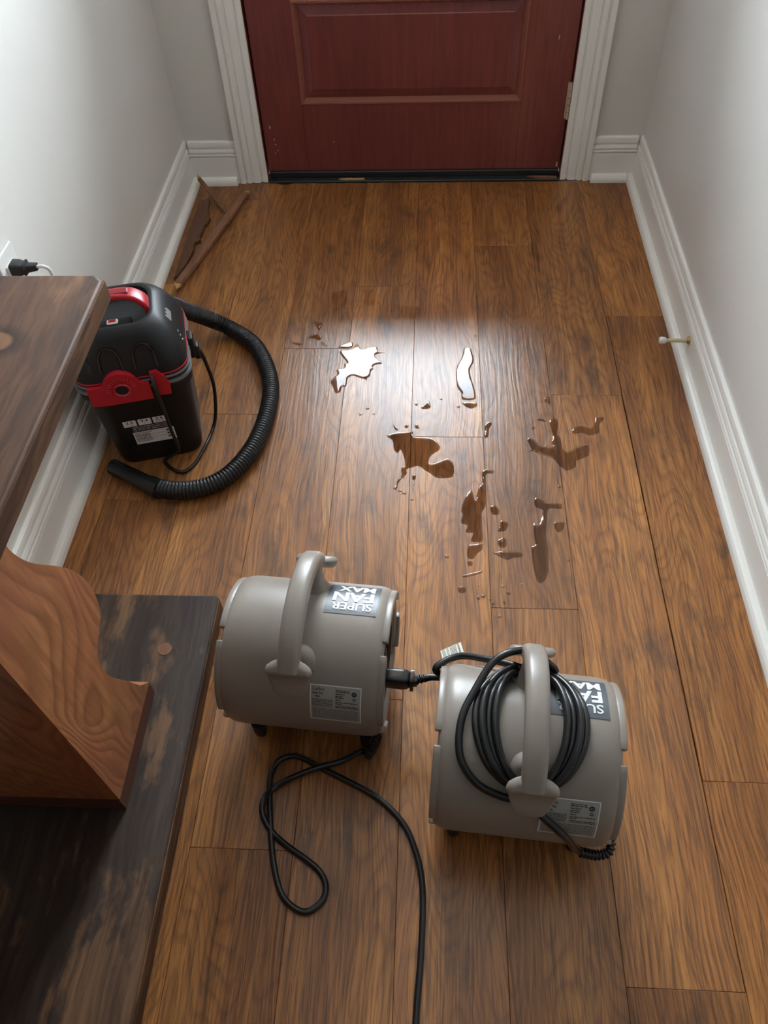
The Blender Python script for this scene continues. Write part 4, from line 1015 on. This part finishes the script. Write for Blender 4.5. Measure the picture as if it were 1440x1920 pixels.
for x, y in DROPS:
    if dm is None:
        o = mesh('water_drop', dv, df, M['water'], None, True); dm = o.data
    else:
        o = bpy.data.objects.new('water_drop', dm); C.objects.link(o)
    s = rnd.uniform(0.0016, 0.0036)
    o.location = (x, y, 0.0002); o.scale = (s*rnd.uniform(0.8, 1.5), s*rnd.uniform(0.8, 1.5), s*0.42); o.rotation_euler = (0, 0, rnd.uniform(0, 3))
    tag(o, 'single small bead of water among the puddles on the wooden floor', 'water drop', 'water beads on the floor')

# ------------------------------------------------------------------ broken trim in the far left corner
def slab_poly(name, pts, z0, z1, mat, lift=None):
    cx = sum(p[0] for p in pts)/len(pts); cy = sum(p[1] for p in pts)/len(pts)
    n = len(pts)
    ins = offset_loop([Vector((x-cx, y-cy, 0)) for x, y in pts], 0.0012)
    L_ = lift or (lambda x, y: 0.0)
    vs = [(x-cx, y-cy, z0+L_(x, y)) for x, y in pts]+[(x-cx, y-cy, z1-0.001+L_(x, y)) for x, y in pts]+[(p.x, p.y, z1+L_(p.x+cx, p.y+cy)) for p in ins]
    fs = [(k, (k+1) % n, n+(k+1) % n, n+k) for k in range(n)]+[(n+k, n+(k+1) % n, 2*n+(k+1) % n, 2*n+k) for k in range(n)]+[tuple(reversed(range(n))), tuple(2*n+k for k in range(n))]
    o = mesh(name, vs, fs, mat); o.location = (cx, cy, 0.0)
    return o
S1 = [(-0.711, 2.231), (-0.697, 2.241), (-0.684, 2.245), (-0.678, 2.199), (-0.668, 2.150), (-0.661, 2.140), (-0.664, 2.110), (-0.671, 2.100), (-0.671, 2.066), (-0.674, 2.037), (-0.668, 2.022), (-0.684, 2.008), (-0.682, 1.985), (-0.680, 1.975), (-0.687, 1.899), (-0.701, 1.844), (-0.709, 1.836), (-0.712, 1.992), (-0.713, 2.144)]
s1 = tag(slab_poly('broken_board', S1, 0.0004, 0.0120, M['board']), 'flat ragged-edged broken board lying along the left baseboard', 'wood scrap', 'broken wood scraps in the corner')
c_ = Vector(s1.location)
mesh('splintered_edge', [Vector(p)-c_ for p in ((-0.6615, 2.141, 0.003), (-0.6635, 2.109, 0.003), (-0.6690, 2.112, 0.0095), (-0.6670, 2.142, 0.0090), (-0.665, 2.125, 0.0005))], [(0, 1, 2, 3), (0, 4, 1), (1, 4, 2), (2, 4, 3), (3, 4, 0)], M['raw'], s1)
# long strip: leans on the short offcut, near end on the floor
def strip(name, p0, p1, w, t, mat, mat_end, label, bow=0.0, roll=0.0):
    p0, p1 = Vector(p0), Vector(p1); d = (p1-p0); L_ = d.length; d.normalize()
    side = d.cross(Vector((0, 0, 1))).normalized(); up = side.cross(d)
    side, up = side*math.cos(roll)+up*math.sin(roll), up*math.cos(roll)-side*math.sin(roll)
    n = 10; rings = []
    for k in range(n+1):
        f = k/n; c = p0-p0+d*(L_*f)+up*(bow*math.sin(math.pi*f))
        wk = w*(1-0.12*abs(2*f-1)); 
        rings.append([c+side*x_*wk/2+up*z_*t for x_, z_ in ((-1, 0), (1, 0), (1, 0.75), (0.8, 1), (-0.8, 1), (-1, 0.75))])
    o = loft(name, rings, mat, None, False); o.location = p0
    tag(o, label, 'wood scrap', 'broken wood scraps in the corner')
    for f, s in ((0.0, -1), (1.0, 1)):
        c = d*(L_*f)
        tip = c+d*s*0.020+side*0.3*w+up*t*0.5
        b_ = [c+side*x_*w*0.44+up*z_*t for x_, z_ in ((-1, 0), (1, 0), (1, 0.9), (-1, 0.9))]
        mesh('split_end', b_+[tip], [(0, 1, 2, 3), (0, 1, 4), (1, 2, 4), (2, 3, 4), (3, 0, 4)], mat_end, o)
    return o
strip('trim_strip', (-0.687, 1.797, 0.0125), (-0.573, 2.262, 0.0125), 0.024, 0.011, M['scrap'], M['raw'], 'long narrow broken trim strip lying slanted across the corner', 0.0)
strip('trim_offcut', (-0.612, 2.168, 0.002), (-0.719, 2.306, 0.040), 0.014, 0.008, M['scrap'], M['raw'], 'short thin offcut propped up against the corner baseboards', 0.0, 0.3)
# splinters at the threshold
def splinter(pts, z0, z1, mat, label):
    tag(slab_poly('wood_splinter', pts, z0, z1, mat), label, 'wood scrap', 'splinters at the door threshold')
splinter([(-0.292, 2.3600), (-0.270, 2.3565), (-0.235, 2.3570), (-0.210, 2.3595), (-0.212, 2.3655), (-0.240, 2.3625), (-0.262, 2.3660)], 0.0061, 0.0105, M['raw'], 'pale wood splinter at the left half of the door threshold')
splinter([(0.298, 2.3665), (0.330, 2.3560), (0.388, 2.3555), (0.388, 2.3630), (0.345, 2.3660)], 0.0061, 0.0120, M['scrap'], 'broken brown sliver at the hinge end of the threshold')

# ------------------------------------------------------------------ door stop on the right baseboard
ds = empty('door_stop', (0.6162, 1.512, 0.060)); tag(ds, 'cream rigid door stop with white rubber tip on the right baseboard', 'door stop')
def rod(name, rows, mat):
    rings = [[Vector((x, r*math.cos(2*math.pi*k/16), r*math.sin(2*math.pi*k/16))) for k in range(16)] for x, r in rows]
    return loft(name, rings, mat, ds, True, 50)
rod('mounting_base', [(0.0, 0.0100), (-0.0015, 0.0100), (-0.0035, 0.0080), (-0.0060, 0.0062), (-0.0075, 0.0050)], M['brass'])
rod('rod', [(-0.0070, 0.0052), (-0.030, 0.0048), (-0.050, 0.0042), (-0.055, 0.0046)], M['cream'])
rod('rubber_tip', [(-0.0545, 0.0050), (-0.0570, 0.0078), (-0.0650, 0.0088), (-0.0690, 0.0082), (-0.0705, 0.0060)], M['white'])

# ------------------------------------------------------------------ outlet on the left wall with its plugs
oy, oz = 1.204, 0.4505
op = empty('wall_outlet', (XL, oy, oz)); tag(op, 'white duplex wall outlet above the console table end', 'outlet')
ox = lambda lo, hi, nm, mt, bev=0.0, par=None: box(nm, lo, hi, mt, par or op, bev, 2)
pc_ = ox((0.0, -0.035, -0.0575), (0.0055, 0.035, 0.0575), 'cover_plate', M['white'], 0.0025)
ox((0.0055, -0.017, 0.006), (0.0075, 0.017, 0.034), 'receptacle', M['white'], 0.001); ox((0.0055, -0.017, -0.034), (0.0075, 0.017, -0.006), 'receptacle', M['white'], 0.001)
pb = empty('plug', (XL+0.008, oy+0.002, oz+0.0215)); tag(pb, 'black plug with white cord in the wall outlet', 'plug')
def ploft(name, rows, mat, par):
    return loft(name, [[Vector((x, yo+q.x, zo+q.y)) for q in rrect(hy, hz_, min(hy, hz_)*0.4, 0, 3)] for x, hy, hz_, yo, zo in rows], mat, par, True, 40)
ploft('plug_body', [(0.0, 0.0135, 0.0125, 0, 0), (0.012, 0.0135, 0.0120, 0, 0), (0.020, 0.0110, 0.0095, 0.002, -0.001), (0.021, 0.0125, 0.011, 0.002, -0.001), (0.024, 0.0125, 0.011, 0.003, -0.001), (0.025, 0.0080, 0.0075, 0.004, -0.002), (0.040, 0.0060, 0.0060, 0.010, -0.004)], M['rubber'], pb)
tube('plug_cord', catmull([(0.038, 0.010, -0.004), (0.048, 0.016, -0.008), (0.054, 0.022, -0.022), (0.050, 0.018, -0.050), (0.036, -0.030, -0.100), (0.028, -0.220, -0.140), (0.028, -0.440, -0.180), (0.028, -0.560, -0.280), (0.036, -0.600, -0.380)], 6), 0.0034, M['white'], pb, 8)
ad = empty('plug', (XL+0.008, oy+0.004, oz-0.0205)); tag(ad, 'white plug adapter below the black plug in the wall outlet', 'plug')
ploft('adapter_body', [(0.0, 0.017, 0.015, 0, 0), (0.022, 0.017, 0.015, 0, 0), (0.026, 0.014, 0.012, 0, 0)], M['white'], ad)
box('adapter_socket', (0.0255, -0.006, -0.004), (0.0268, 0.006, 0.006), M['hole'], ad)
